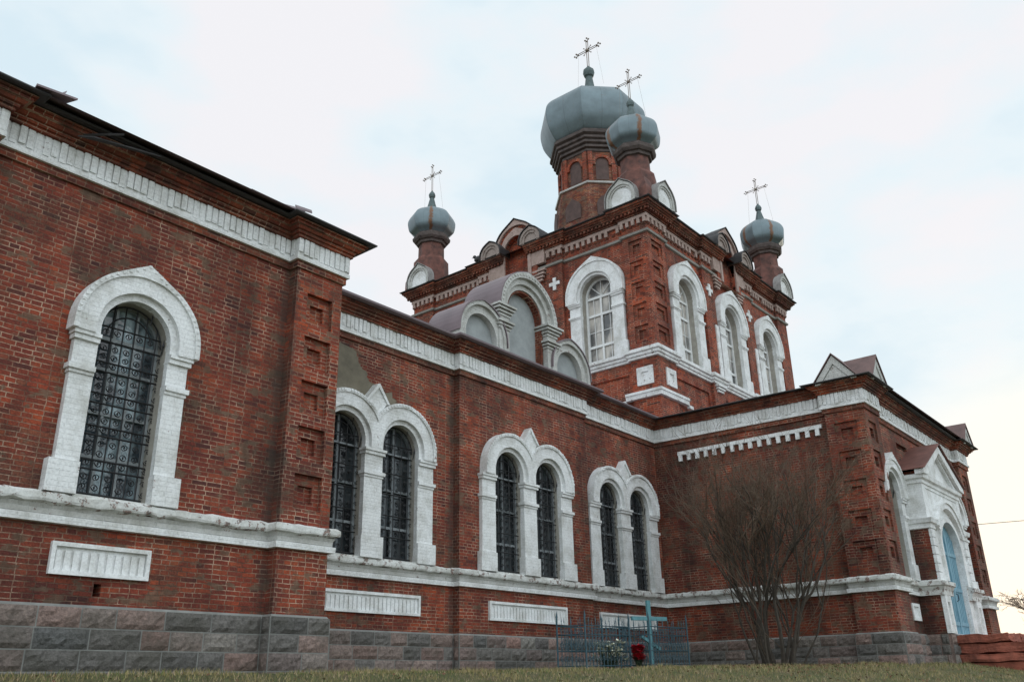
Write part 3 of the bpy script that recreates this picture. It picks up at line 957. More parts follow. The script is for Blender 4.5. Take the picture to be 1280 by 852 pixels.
# --- gabled acroteria over the transept corners
def peak(fr, c, w, z0, h, d1, depth, name='gable'):
    bm = B()
    t = .07
    plate(bm, fr, [(c-w, z0), (c+w, z0), (c+w, z0+.06), (c, z0+h), (c-w, z0+.06)], (), d1-depth, d1)
    plate(bm, fr, [(c-w, z0), (c-w+.14, z0), (c, z0+h-.24), (c+w-.14, z0), (c+w, z0), (c+w, z0+.06), (c, z0+h), (c-w, z0+.06)], (), d1-.02, d1+.06)
    plate(bm, fr, [(c-w*.62, z0+.08), (c+w*.62, z0+.08), (c, z0+h*.66)], (), d1-.02, d1+.03)
    tidy(bm, .006)
    o = obj(name, bm, WH_O, church)
    bm = B()
    for s in (-1, 1):
        a = fr.p(c+s*(w+.05), z0+.03, d1+.1); b = fr.p(c, z0+h+.04, d1+.1); e = fr.p(c, z0+h+.04, d1-depth); f = fr.p(c+s*(w+.05), z0+.03, d1-depth)
        v = [a, b, e, f]; q = [p+Vector((0, 0, .035)) for p in v]
        poly(bm, v); poly(bm, q)
        for k in range(4): poly(bm, [v[k], v[(k+1) % 4], q[(k+1) % 4], q[k]])
    obj('gable_roof', bm, mat_gr, o)
mat_gr = mat_plain('dull_roof_sheet', (.13, .075, .068), .6, .35, 2.5, bump=.004)
FCp = Fr(23.85, 0, 0, -1)    # s = -y
peak(FCp, -7.72, .57, 7.62, .76, .30, .9)
peak(FDp, 24.45, .57, 7.62, .76, .30, .9)
peak(FDp, 33.8, .57, 7.58, .76, .30, .9)

# --- triple arched attic above the nave cornice
def attic():
    fr = Fr(0, 13.62, 1, 0)
    C = 17.28
    bm = B()
    zb = 7.80
    sides = ((C-1.86, .86, 8.17), (C+1.86, .86, 8.17))
    o = None
    # centre arch
    plate(bm, fr, ring(C, 9.27, 1.16, .90, zb, .05), (), -.3, .10)
    plate(bm, fr, ring(C, 9.27, 1.20, 1.06, 9.2, .05), (), -.3, .2)
    plate(bm, fr, ring(C, 9.27, .93, .76, 9.0, 0), (), -.3, .02)
    for k in range(1, 28):
        a = pi*k/28
        box(bm, fr, C+1.15*cos(a)-.03, C+1.15*cos(a)+.03, 9.27+1.15*sin(a)-.03, 9.27+1.15*sin(a)+.03, .1, .22)
    for c, r, zc in sides:
        plate(bm, fr, ring(c, zc, r, r-.28, zb, .04), (), -.3, .08)
        plate(bm, fr, ring(c, zc, r+.03, r-.07, zb, .04), (), -.3, .16)
    for s in (-1, 1):
        x = C+s*1.02
        box(bm, fr, x-.2, x+.2, zb, 9.25, -.3, .12)
        for z, e in ((8.58, .03), (8.66, .07), (8.74, .11), (8.94, .03), (9.02, .07), (9.10, .12), (9.18, .16)):
            box(bm, fr, x-.2-e, x+.2+e, z, z+.055, -.3, .12+e)
    tidy(bm, .007)
    o = obj('attic', bm, WH_O, church)
    for c, r, zc, dd in [q+(-.08,) for q in sides]+[(C, 1.05, 9.27, -.22)]:
        bm = B(); plate(bm, fr, arch(c, zc, r-.27, zb), (), -.3, dd); obj('blind_panel', bm, GREY, o)
    bm = B()
    plate(bm, fr, ring(C, 9.27, .78, .70, zb, 0), (), -.3, -.02)
    obj('brick_reveal', bm, BR_C, o)
    bm = B()
    bm.free()
    def barrel(c, r, zc, depth, zb_, keel):
        pts = arch(c, zc, r, zb_, keel, 22)
        n = 3
        for k in range(len(pts)-1):
            for j in range(n):
                d0, d1 = .19-(depth+.19)*j/n, .19-(depth+.19)*(j+1)/n
                poly(bm, [fr.p(*pts[k], d0), fr.p(*pts[k+1], d0), fr.p(*pts[k+1], d1), fr.p(*pts[k], d1)])
        q = arch(c, zc, r-.04, zb_, keel, 22)
        for k in range(len(pts)-1):
            poly(bm, [fr.p(*pts[k], .19), fr.p(*pts[k+1], .19), fr.p(*q[k+1], .19), fr.p(*q[k], .19)])
        plate(bm, fr, pts, (), d1=-depth, sides=False)
    bm = B(); barrel(C, 1.23, 9.27, 1.15, 9.27, .05)
    obj('barrel_roof', bm, ROOF, o)
    for c, r, zc in sides:
        bm = B(); barrel(c, r+.06, zc, .95, zc-.1, .04); obj('barrel_roof', bm, ROOF, o)
    return o
attic()

# ---------------------------------------------------------------- crossing tower
TX0, TY0, TX1, TY1, RC = 24.9, 13.96, 37.0, 25.8, .12
Yx = [26.15, 28.95, 29.85, 32.5, 33.35, 36.0]        # bays along the front (-Y)
Xy = [15.0, 17.75, 18.5, 21.16, 21.9, 24.65]         # bays along the left (-X)
TW = [(TX0, TY0)]
for i in (0, 2, 4):
    TW += [(Yx[i], TY0), (Yx[i], TY0+RC), (Yx[i+1], TY0+RC), (Yx[i+1], TY0)]
TW += [(TX1, TY0), (TX1, TY1), (TX0, TY1)]
for i in (5, 3, 1):
    TW += [(TX0, Xy[i]), (TX0+RC, Xy[i]), (TX0+RC, Xy[i-1]), (TX0, Xy[i-1])]
TOPEN = {}
TZ0, TZC, TR = 10.72, 13.42, .68
def t_open(c): return arch(c, TZC, TR, TZ0, n=16)
WCY = [27.5, 31.15, 34.65]; WCX = [16.30, 19.85, 23.3]
for i in range(len(TW)):
    a, b = TW[i], TW[(i+1) % len(TW)]
    if abs(a[1]-(TY0+RC)) < 1e-6 and abs(b[1]-(TY0+RC)) < 1e-6:
        c = [w for w in WCY if a[0] < w < b[0]][0]-a[0]; L = b[0]-a[0]
        TOPEN[i] = [(t_open(c), .52, 'open'), (rect(.18, L-.18, 9.0, 9.95), .07, 'panel0')]
    elif abs(a[0]-(TX0+RC)) < 1e-6 and abs(b[0]-(TX0+RC)) < 1e-6:
        c = a[1]-[w for w in WCX if b[1] < w < a[1]][0]; L = a[1]-b[1]
        TOPEN[i] = [(t_open(c), .52, 'open'), (rect(.18, L-.18, 9.0, 9.95), .07, 'panel0')]
    elif (a == TW[0]) or b == TW[0]:
        L = (Vector(b)-Vector(a)).length; m = .24
        TOPEN[i] = [(rect(m, L-m, 10.98+.83*k, 10.98+.83*k+.62), .06, 'panel') for k in range(5)]
TOPEN2 = {}
for k, v in TOPEN.items():
    TOPEN2[k] = v
def tower_wall():
    bm = B(); rvs = []
    for i in range(len(TW)):
        a, b = TW[i], TW[(i+1) % len(TW)]
        fr = frame(a, b); L = (Vector(b)-Vector(a)).length
        hs = TOPEN2.get(i, [])
        plate(bm, fr, rect(0, L, 7.2, 16.1), [h[0] for h in hs], d1=0, sides=False)
        for h, dep, kind in hs:
            tgt = B() if kind == 'open' else bm
            if kind == 'open': rvs.append(tgt)
            for k in range(len(h)):
                p, q = h[k], h[(k+1) % len(h)]
                poly(tgt, [fr.p(*p, 0), fr.p(*q, 0), fr.p(*q, -dep), fr.p(*p, -dep)])
            if kind == 'panel':
                xs = [p[0] for p in h]; zs = [p[1] for p in h]
                inn = rect(min(xs)+.13, max(xs)-.13, min(zs)+.1, max(zs)-.16)
                plate(bm, fr, h, [inn], d1=-dep, sides=False)
                for k in range(4):
                    p, q = inn[k], inn[(k+1) % 4]
                    poly(bm, [fr.p(*p, -dep), fr.p(*q, -dep), fr.p(*q, -dep-.07), fr.p(*p, -dep-.07)])
                plate(bm, fr, inn, (), d1=-dep-.07, sides=False)
            if kind == 'panel0': plate(bm, fr, h, (), d1=-dep, sides=False)
    o = obj('tower_wall', bm, BR_T, church, recalc=False)
    for r in rvs: obj('window_reveal', r, REV, o, recalc=False)
tower_wall()
FTY = Fr(0, TY0+RC, 1, 0)               # s = x
FTX = Fr(TX0+RC, 0, 0, -1)              # s = -y
FTYf = Fr(0, TY0, 1, 0); FTXf = Fr(TX0, 0, 0, -1)
for fr, cs in ((FTY, WCY), (FTX, [-y for y in WCX[:2]])):
    for c in cs:
        w = single_window(fr, c, z0=TZ0, zc=TZC, r=TR, ro=1.26, keel=.14, spr=13.10, gl=GLT, kind='tower', dep=.30, half=1.16, plinth_h=.5, dd=.04)
# ledges
PA = [(TX0, 19.35), (TX0, 17.75), (TX0+RC, 17.75), (TX0+RC, 15.0), (TX0, 15.0), (TX0, TY0), (26.15, TY0), (26.15, TY0+RC), (28.95, TY0+RC), (28.95, TY0), (30.55, TY0)]
PB = [(31.75, TY0), (33.35, TY0), (33.35, TY0+RC), (36.0, TY0+RC), (36.0, TY0), (37.0, TY0), (37.0, TY1), (TX0, TY1), (TX0, 24.65), (TX0+RC, 24.65), (TX0+RC, 21.9), (TX0, 21.9), (TX0, 20.5)]
def tower_bands():
    bm = B()
    sweep(bm, TW, [(-.01, 10.36), (.08, 10.38), (.08, 10.47), (.13, 10.48), (.13, 10.58), (.19, 10.60), (.19, 10.72), (-.02, 10.80)], closed=True)
    # stepped corbels under the middle pilasters
    for fr, cs in ((FTYf, (29.4, 32.93)), (FTXf, (-18.12, -21.53))):
        for c in cs:
            for k in range(3): box(bm, fr, c-.32+.05*k, c+.32-.05*k, 10.27-.1*k, 10.345-.1*k, -.01, .15-.04*k)
    # lower moulding that wraps the corner
    sweep(bm, [(TX0, 15.25), (TX0, TY0), (26.7, TY0)], [(-.01, 8.94), (.10, 8.96), (.11, 9.10), (.14, 9.11), (.14, 9.20), (-.01, 9.22)])
    for k in range(2):
        sweep(bm, [(TX0, 15.55+.3*k), (TX0, 15.26+.3*k)], [(-.01, 8.86-.1*k), (.09-.02*k, 8.87-.1*k), (.09-.02*k, 8.98-.1*k), (-.01, 9.0-.1*k)])
        sweep(bm, [(26.71+.3*k, TY0), (27.0+.3*k, TY0)], [(-.01, 8.86-.1*k), (.09-.02*k, 8.87-.1*k), (.09-.02*k, 8.98-.1*k), (-.01, 9.0-.1*k)])
    for a, b in ((29.60, 29.84), (33.12, 33.34)): box(bm, FTYf, a, b, 10.78, 12.9, -.02, .05)
    # square tiles with a small cross slot
    for fr, c in ((FTYf, 25.72), (FTXf, -14.47)):
        plate(bm, fr, rect(c-.32, c+.32, 9.42, 10.06), [rect(c-.14, c+.14, 9.6, 9.88)], -.02, .05)
        box(bm, fr, c-.14, c+.14, 9.6, 9.88, -.02, .01); box(bm, fr, c-.14, c, 9.6, 9.78, -.02, .04)
    # small crosses on the pilasters
    for fr, cs in ((FTYf, (29.4, 32.93)), (FTXf, (-18.12, -21.53))):
        for c in cs:
            plate(bm, fr, [(c-.07, 14.05), (c+.07, 14.05), (c+.07, 14.24), (c+.24, 14.24), (c+.24, 14.38), (c+.07, 14.38), (c+.07, 14.56), (c-.07, 14.56), (c-.07, 14.38), (c-.24, 14.38), (c-.24, 14.24), (c-.07, 14.24)], (), -.02, .05)
    tidy(bm, .006)
    obj('tower_ledge', bm, WH_T, church)
    bm = B()
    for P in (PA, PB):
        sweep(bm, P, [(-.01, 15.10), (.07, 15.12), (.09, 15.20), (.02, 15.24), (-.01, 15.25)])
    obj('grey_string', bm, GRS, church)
    bm = B()
    for P in (PA, PB):
        sweep(bm, P, [(-.01, 15.70), (.085, 15.705), (.085, 15.83), (-.01, 15.84)])
        teeth(bm, P, 15.50, 15.71, -.01, .083, .26, .13, skip=.04)
    obj('tower_dentils', bm, PINK, church)
    bm = B()
    for P in (PA, PB):
        sweep(bm, P, [(-.01, 15.84), (.13, 15.845), (.13, 15.90), (.17, 15.905), (.17, 16.0), (.27, 16.005), (.27, 16.07), (.33, 16.08), (.33, 16.13), (.39, 16.14), (.40, 16.22), (-.1, 16.225)])
        teeth(bm, P, 15.90, 15.985, .15, .25, .17, .085)
        teeth(bm, P, 15.44, 15.50, -.01, .04, .26, .13)
    obj('tower_cornice', bm, BR_C, church)
    bm = B()
    for P in (PA, PB):
        sweep(bm, P, [(-.3, 16.24), (.46, 16.23), (.48, 16.26), (.44, 16.29), (-.3, 16.36)])
    obj('tower_roof_edge', bm, DARK, church)
    bm = B()
    x0, x1, y0, y1 = TX0-.2, TX1+.2, TY0-.2, TY1+.2
    cx, cy = (TX0+TX1)/2, (TY0+TY1)/2
    a = [Vector(p) for p in ((x0, y0, 16.28), (x1, y0, 16.28), (x1, y1, 16.28), (x0, y1, 16.28))]
    q = 1.5
    b = [Vector(p) for p in ((cx-q, cy-q, 18.9), (cx+q, cy-q, 18.9), (cx+q, cy+q, 18.9), (cx-q, cy+q, 18.9))]
    for k in range(4): poly(bm, [a[k], a[(k+1) % 4], b[(k+1) % 4], b[k]])
    poly(bm, b)
    obj('tower_roof', bm, ROOF_R, church)
tower_bands()
def kokoshnik(fr, c, half, zs, r_in, z_bot, keel, d, depth, mats, name='kokoshnik', niche=False, rim=.12, zbase=None):
    bm = B()
    out = arch(c, zs, half, z_bot, keel, 20)
    if niche:
        inn = arch(c, zs-.12, r_in, 14.5, 0, 16)
        full = arch(c, zs, half, 14.95, keel, 20)
        plate(bm, fr, full, [] if False else [arch(c, zs-.12, r_in, 14.96, 0, 16)], d-depth, d)
    else:
        plate(bm, fr, out, (), d-depth, d)
    o = obj(name, bm, mats[0], church)
    bm = B()
    plate(bm, fr, ring(c, zs-.0, r_in+rim, r_in, z_bot if not niche else 15.0, keel*.5, 20, zi=zs-.12 if niche else zs), (), d-.02, d+.05)
    plate(bm, fr, ring(c, zs, half, half-.1, z_bot if not niche else 16.2, keel, 20), (), d-.02, d+.09)
    tidy(bm, .006)
    obj('archivolt', bm, mats[1], o)
    bm = B()
    t = .028
    p0 = arch(c, zs, half+.03, z_bot if not niche else 16.3, keel, 20); p1 = arch(c, zs, half+.03+t, z_bot if not niche else 16.3, keel, 20)
    plate(bm, fr, p1+p0[::-1], (), d-depth, d+.14)
    obj('cap_sheet', bm, mats[2], o)
    return o
# centre niches
for fr, c in ((FTXf, -19.88), (FTYf, 31.15)):
    kokoshnik(fr, c, 1.02, 16.48, .60, 15.2, .16, .12, .55, (PINKB := BR_T, PINK, DARK), niche=True, rim=.16)
    bm = B()
    plate(bm, fr, rect(c-.62, c+.62, 14.95, 16.95), (), -.5, -.13)
    obj('niche_back', bm, BR_T, church)
# small kokoshniks flanking the niches
mat_kk = mat_white('bare_limewash', base=(.33, .27, .24), flake=.58)
for fr, cs in ((FTXf, (-18.9, -20.95)), (FTYf, (30.1, 32.2))):
    for c in cs:
        kokoshnik(fr, c, .50, 16.33, .30, 16.22, .05, .42, .75, (mat_kk, mat_kk, DARK), rim=.1)
# tiles and corbels beside the niche
for fr, cs in ((FTXf, (-18.85, -20.95)), (FTYf, (30.15, 32.15))):
    for c in cs:
        bm = B()
        box(bm, fr, c-.36, c+.36, 15.34, 15.96, -.02, .14)
        for k in range(4): box(bm, fr, c-.36+.06*k, c+.36-.06*k, 15.02-.13*k, 15.10-.13*k, -.02, .12-.02*k)
        tidy(bm, .006)
        obj('tile_panel', bm, PINK, church)
# white kokoshniks over the tower corners
mat_cap = mat_plain('zinc_cap', (.24, .23, .22), .6, .3, 6)
for fr, c in ((FTXf, -14.66), (FTYf, 25.66), (FTXf, -25.1), (FTYf, 36.3)):
    kokoshnik(fr, c, .62, 16.55, .44, 16.28, .12, .40, .22, (WH, WH_O, mat_cap), rim=.09)

# --- domes
def cross_mesh(x, y, z0, h, half, sc):
    bm = B()
    g = .034*sc; r = .016*sc
    zc = z0+h*.62
    for s in (-1, 1):
        tube(bm, [(x, y+s*g, z0), (x, y+s*g, z0+h)], r, 4)
        tube(bm, [(x, y-half, zc+s*g), (x, y+half, zc+s*g)], r, 4)
    def bead(p, q):
        bmesh.ops.create_icosphere(bm, subdivisions=1, radius=q, matrix=Matrix.Translation(p))
    for py, pz in ((-half, 0), (half, 0), (0, z0+h-zc)):
        for a in (0, pi/2, pi, 3*pi/2):
            bead((x, y+py+.07*sc*cos(a), zc+pz+.07*sc*sin(a)), .034*sc)
    bead((x, y, zc), .07*sc)
    for a in (pi/4, 3*pi/4, 5*pi/4, 7*pi/4):
        tube(bm, [(x, y, zc), (x, y+.2*sc*cos(a), zc+.2*sc*sin(a))], r*.8, 3); bead((x, y+.2*sc*cos(a), zc+.2*sc*sin(a)), .024*sc)
    for s in (-1, 1):   # guy wires
        tube(bm, [(x, y+s*half*.8, zc), (x+.1, y+s*half*1.15, z0-h*.75)], .004, 3)
    return bm
mat_fin = mat_plain('verdigris_finial', (.085, .115, .115), .55, .35, 5, metal=.3, bump=0)
CX, CY = 30.93, 19.87
dm = mat_dome('dome_sheet', CX, CY)
def smooth_prof(p, m=3):
    out = []
    for i in range(len(p)-1):
        q = (p[max(0, i-1)], p[i], p[i+1], p[min(len(p)-1, i+2)])
        for j in range(m):
            t = j/m
            out.append(tuple(.5*(2*b+(c-a)*t+(2*a-5*b+4*c-d)*t*t+(3*b-a-3*c+d)*t**3) for a, b, c, d in zip(*q)))
    return out+[p[-1]]
def crease(o):
    for e in o.data.edges:
        va, vb = (o.data.vertices[i].co for i in e.vertices)
        if abs(va.z-vb.z) > 1e-4: e.use_edge_sharp = True
def main_dome():
    A0 = rad(22.5)
    bm = B()
    lathe(bm, CX, CY, smooth_prof([(2.08, 23.98), (2.2, 24.1), (2.46, 24.55), (2.58, 25.0), (2.62, 25.4), (2.56, 25.8), (2.34, 26.14), (2.0, 26.42), (1.5, 26.68), (.9, 26.95), (.42, 27.18), (.3, 27.35)]), 8, A0)
    d = obj('dome', bm, dm, church, label='large central grey dome with eight facets', smooth=True); crease(d)
    bm = B()
    lathe(bm, CX, CY, [(.36, 27.2), (.27, 27.6), (.19, 28.2), (.17, 28.35), (.24, 28.42), (.29, 28.6), (.27, 28.78), (.16, 28.9), (.1, 28.97), (.04, 29.05)], 12)
    obj('finial', bm, mat_fin, d, smooth=False)
    obj('cross', cross_mesh(CX, CY, 28.95, 1.75, .68, 1.5), GILT, d)
    bm = B()
    rings = [(22.95, 1.80), (23.12, 1.92), (23.32, 2.02), (23.52, 2.10), (23.74, 2.20)]
    prof = [(1.72, 22.9)]
    for z, r in rings: prof += [(r, z), (r, z+.12), (r-.08, z+.13)]
    prof += [(2.1, 23.99), (1.0, 24.0)]
    lathe(bm, CX, CY, prof, 8, A0, cap=False)
    obj('drum_cornice', bm, mat_drc, d)
    # drum with blind arches
    bm = B(); bw = B(); bds = []
    R = 1.74
    lathe(bm, CX, CY, [(2.35, 18.4), (2.15, 19.4), (2.05, 20.2), (1.98, 20.95), (1.90, 21.2), (R, 21.25), (R, 22.95)], 8, A0, cap=False)
    ap = R*cos(pi/8)
    for k in range(8):
        a = k*pi/4
        nx, ny = cos(a), sin(a)
        f = Fr(CX+nx*ap, CY+ny*ap, -ny, nx)   # outward is (nx, ny)
        if f.n.dot(Vector((nx, ny))) < 0: f = Fr(CX+nx*ap, CY+ny*ap, ny, -nx)
        plate(bw, f, ring(0, 22.3, .46, .32, 22.2, 0, 12), (), -.02, .09)
        for s in (-1, 1): box(bw, f, s*.55-.1, s*.55+.1, 21.35, 22.9, -.02, .1)
        bd = B(); bds.append(bd); plate(bd, f, arch(0, 22.3, .30, 21.45, 0, 12), (), -.02, .015)
        # keel gablets at the skirt
        ap2 = 2.12*cos(pi/8)
        f2 = Fr(CX+f.n.x*ap2, CY+f.n.y*ap2, f.u.x, f.u.y)
        bd = B(); bds.append(bd); plate(bd, f2, arch(0, 19.95, .42, 19.4, .12, 12), (), -.3, .06)
    dr = obj('drum', bm, mat_drum, d)
    obj('drum_arcade', bw, BR_T, dr) if False else obj('drum_arcade', bw, BR_T, d)
    for bd in bds: obj('blind_window', bd, mat_drw, d)
    bm = B()
    lathe(bm, CX, CY, [(1.85, 21.12), (2.02, 21.14), (2.04, 21.22), (1.9, 21.26), (1.75, 21.33)], 8, A0, cap=False)
    obj('drum_string', bm, WH_O, d)
mat_drc = mat_plain('weathered_cornice', (.085, .066, .06), .85, .5, 4, bump=.01)
mat_drum = mat_brick('drum_brick', patch=.53, dark=.0, seed=44, stops=[(0, (.14, .04, .03)), (.5, (.25, .055, .032)), (1, (.40, .19, .09))])
mat_drw = mat_plain('boarded_window', (.085, .052, .045), .8, .4, 3)
main_dome()
def turret(x, y, rust, label):
    m = mat_dome('turret_dome_sheet', x, y, rust)
    bm = B()
    prof0 = [(.70, 19.02), (.80, 19.12), (.97, 19.27), (1.04, 19.62), (1.02, 19.82), (.90, 20.05), (.68, 20.25), (.42, 20.40), (.22, 20.50), (.2, 20.56)]
    prof = []
    for i in range(len(prof0)-1):
        p0, p1, p2, p3 = prof0[max(0, i-1)], prof0[i], prof0[i+1], prof0[min(len(prof0)-1, i+2)]
        for j in range(3):
            q = j/3
            prof.append(tuple(.5*(2*b+(c-a)*q+(2*a-5*b+4*c-d)*q*q+(3*b-a-3*c+d)*q**3) for a, b, c, d in zip(p0, p1, p2, p3)))
    prof.append(prof0[-1])
    n = 8
    sub = 1
    prev = None
    # lobed gores: slightly bulging between the ribs
    for r, z in prof:
        cur = []
        for k in range(n*sub):
            a = 2*pi*k/(n*sub); ph = (k % sub)/sub
            flat = cos(pi/n)/cos((ph-.5)*2*pi/n)
            q = r*1.035
            cur.append(bm.verts.new((x+q*cos(a), y+q*sin(a), z)))
        if prev:
            L = len(cur)
            for k in range(L): bm.faces.new([prev[k], prev[(k+1) % L], cur[(k+1) % L], cur[k]])
        prev = cur
    bm.faces.new(prev)
    d = obj('dome', bm, m, church, label=label, smooth=True)
    for e in d.data.edges:
        va, vb = (d.data.vertices[i].co for i in e.vertices)
        if abs(va.z-vb.z) > 1e-4: e.use_edge_sharp = True
    bm = B()
    lathe(bm, x, y, [(.24, 20.48), (.17, 20.75), (.11, 21.0), (.1, 21.04), (.14, 21.1), (.16, 21.2), (.13, 21.3), (.07, 21.38), (.03, 21.45)], 10)
    obj('finial', bm, mat_fin, d)
    obj('cross', cross_mesh(x, y, 21.4, 1.38, .52, 1.0), GILT, d)
    bm = B()
    lathe(bm, x, y, [(.5, 18.5), (.66, 18.55), (.68, 18.66), (.76, 18.68), (.84, 18.78), (.86, 18.90), (.80, 18.94), (.74, 19.04), (.3, 19.05)], 8, 0, cap=False)
    obj('collar', bm, mat_drc, d)
    bm = B()
    lathe(bm, x, y, [(.80, 16.2), (.79, 17.0), (.77, 17.72), (.58, 17.95), (.57, 18.55)], 8, 0, cap=False)
    qx = TX0+.05 if x < 30 else TX1-.05; qy = TY0+.05 if y < 20 else TY1-.05
    lathe(bm, qx, qy, [(.50, 16.2), (.48, 16.75), (.30, 17.25)], 4, pi/4)
    obj('drum', bm, mat_tdrum, d)
mat_tdrum = mat_plain('rusty_drum_sheet', (.115, .042, .030), .7, .75, 3.2, bump=.006)
turret(25.52, 14.56, (-2.33, 2.5), 'small grey dome with a rusty rib nearest the camera')
turret(25.35, 25.25, (-2.40,), 'small grey dome far left on the tower')
turret(36.6, 14.35, (-2.30, 2.6), 'small grey dome far right on the tower')
turret(36.4, 25.3, (0.5,), 'small grey dome hidden behind the tower')

# ---------------------------------------------------------------- loose sheet metal on the eaves
bm = B()
fr = FA
def slab(bm, pts, t=.02):
    pts = [Vector(p) for p in pts]; q = [p+Vector((0, 0, t)) for p in pts]
    poly(bm, pts); poly(bm, q)
    for k in range(len(pts)): poly(bm, [pts[k], pts[(k+1) % len(pts)], q[(k+1) % len(pts)], q[k]])
slab(bm, [(3.70, 11.24, 7.77), (3.98, 11.22, 7.77), (4.0, 11.5, 7.88), (3.72, 11.5, 7.88)])
slab(bm, [(3.98, 11.22, 7.77), (4.01, 11.2, 7.85), (4.02, 11.5, 7.95), (4.0, 11.5, 7.88)])
slab(bm, [(3.62, 11.20, 7.74), (4.15, 11.14, 7.76), (4.1, 11.4, 7.80), (3.66, 11.4, 7.78)], .03)
obj('bent_flashing', bm, ROOF, church)
bm = B()
slab(bm, [(7.2, 11.40, 7.79), (8.05, 11.38, 7.77), (8.30, 11.36, 7.84), (8.28, 11.8, 7.92), (7.2, 11.8, 7.9)], .03)
slab(bm, [(8.05, 11.30, 7.76), (8.36, 11.28, 7.79), (8.38, 11.33, 7.86), (8.05, 11.36, 7.84)], .03)
obj('loose_roof_sheet', bm, ROOF, church)
bm = B(); tube(bm, [(4.5, 11.62, 7.58), (4.75, 11.40, 7.62), (4.95, 11.35, 7.70)], .02, 5); slab(bm, [(4.42, 11.62, 7.52), (4.6, 11.5, 7.54), (5.6, 11.42, 7.66), (5.6, 11.5, 7.68)], .02)
obj('gutter_bracket', bm, DARK, church)

# ---------------------------------------------------------------- grave enclosures
def grave_fence(x0, x1, y0, y1, label, seed, h=.98):
    rnd = random.Random(seed)
    cx, cy = (x0+x1)/2, (y0+y1)/2
    t = thing('grave_fence', label, 'grave fence', (cx, cy, ground_z(cx, cy)), 'painted metal fences round the graves')
    cor = [(x0, y0), (x1, y0), (x1, y1), (x0, y1)]
    for i, (x, y) in enumerate(cor):
        bm = B(); z = ground_z(x, y)
        tube(bm, [(x, y, z-.2), (x+rnd.uniform(-.01, .01), y, z+h+.16)], .022, 6)
        tube(bm, [(x, y, z+h+.15), (x, y, z+h+.2), (x, y, z+h+.28)], .03, 6, .003)
        obj('post', bm, CROSSB, t)
    for i in range(4):
        a, b = Vector(cor[i]), Vector(cor[(i+1) % 4])
        L = (b-a).length; u = (b-a)/L
        bm = B()
        def P(s, z):
            p = a+u*s; return Vector((p.x, p.y, ground_z(p.x, p.y)+z))
        for z in (.12, .42, h-.22, h-.04): tube(bm, [P(0, z), P(L, z)], .011, 4)
        n = int(L/.125)
        for k in range(1, n):
            s = L*k/n
            tube(bm, [P(s, .04), P(s+rnd.uniform(-.01, .01), h+(.06 if k % 2 else -.02))], .0075, 4)
            if k % 2: tube(bm, [P(s, h+.05), P(s, h+.09), P(s, h+.16)], .016, 4, .001)
            for z, q in ((h-.13, .04), (.27, .05), (.55, .045)):
                tube(bm, [P(s+q*cos(w*2*pi/7), z+q*sin(w*2*pi/7)) for w in range(8)], .0055, 3)
            if k < n-1:
                s2 = L*(k+1)/n
                tube(bm, [P(s, .42), P(s2, h-.22)], .005, 3); tube(bm, [P(s2, .42), P(s, h-.22)], .005, 3)
        obj('panel', bm, CROSSB, t)
    return t
grave_fence(16.25, 17.98, 11.4, 12.15, 'blue metal grave fence nearest the camera, with the flowers beside it', 1)
grave_fence(18.35, 20.1, 11.1, 11.9, 'blue metal grave fence around the turquoise cross, beside the bare shrub', 2)
def grave_cross(x, y):
    z = ground_z(x, y)
    t = thing('grave_cross', 'turquoise painted metal grave cross standing inside the blue fence', 'grave cross', (x, y, z))
    bm = B(); fr = Fr(x, y, .94, -.34)
    box(bm, fr, -.05, .05, z-.1, z+1.58, -.03, .03); obj('upright', bm, CROSST, t)
    bm = B(); box(bm, fr, -.52, .52, z+1.12, z+1.21, -.036, .036); obj('crossbar', bm, CROSST, t)
    bm = B(); plate(bm, fr, [(-.26, z+.72), (-.26, z+.80), (.26, z+.52), (.26, z+.44)], (), -.036, .036, back=True); obj('slanted_footrest', bm, CROSST, t)
grave_cross(19.05, 11.5)
def flowers(name, label, cat, x, y, n, sp, zr, colp, leafc, seed, pet=.05):
    rnd = random.Random(seed); z = ground_z(x, y)
    t = thing(name, label, cat, (x, y, z))
    g = B(); fl = B()
    for k in range(n):
        a = rnd.uniform(0, 2*pi); q = sp*sqrt(rnd.random())
        tip = Vector((x+q*cos(a), y+q*.6*sin(a), z+rnd.uniform(*zr)))
        tube(g, [(x+q*.3*cos(a), y, z-.02), (x+q*.7*cos(a), y+q*.3*sin(a), (z+tip.z)/2), tip], .006, 3)
        for j in range(3):
            c = Vector((x, y, z)).lerp(tip, rnd.uniform(.3, .95)); d = Vector((rnd.uniform(-1, 1), rnd.uniform(-1, 1), rnd.uniform(-.2, .8))).normalized()
            e = d.cross(Vector((0, 0, 1))).normalized()*.018
            poly(g, [c-e, c+d*.1, c+e, c-d*.02])
        for j in range(7):
            b = 2*pi*j/7+rnd.random()
            d = Vector((cos(b), sin(b)*.8-.3, rnd.uniform(-.3, .6))).normalized()
            e = d.cross(Vector((0, 0, 1))).normalized()*pet*.42
            poly(fl, [tip, tip+d*pet*.6-e, tip+d*pet*1.1, tip+d*pet*.6+e])
    obj('stems', g, leafc, t, recalc=False); obj('blossoms', fl, colp, t, recalc=False)
LEAF = mat_plain('dark_leaf', (.03, .05, .025), .7, .4, 9, bump=0)
WHP = mat_plain('white_petals', (.62, .62, .50), .7, .2, 20, bump=0)
RDP = mat_plain('red_petals', (.42, .010, .025), .6, .25, 20, bump=0)
flowers('flower_bouquet', 'white artificial flowers on the grave behind the blue fence', 'flowers', 17.35, 11.55, 60, .5, (.22, .62), WHP, LEAF, 3, .085)
flowers('flower_bouquet', 'bright red artificial flowers between the two blue grave fences', 'flowers', 18.14, 11.3, 90, .17, (.22, .52), RDP, LEAF, 4, .095)

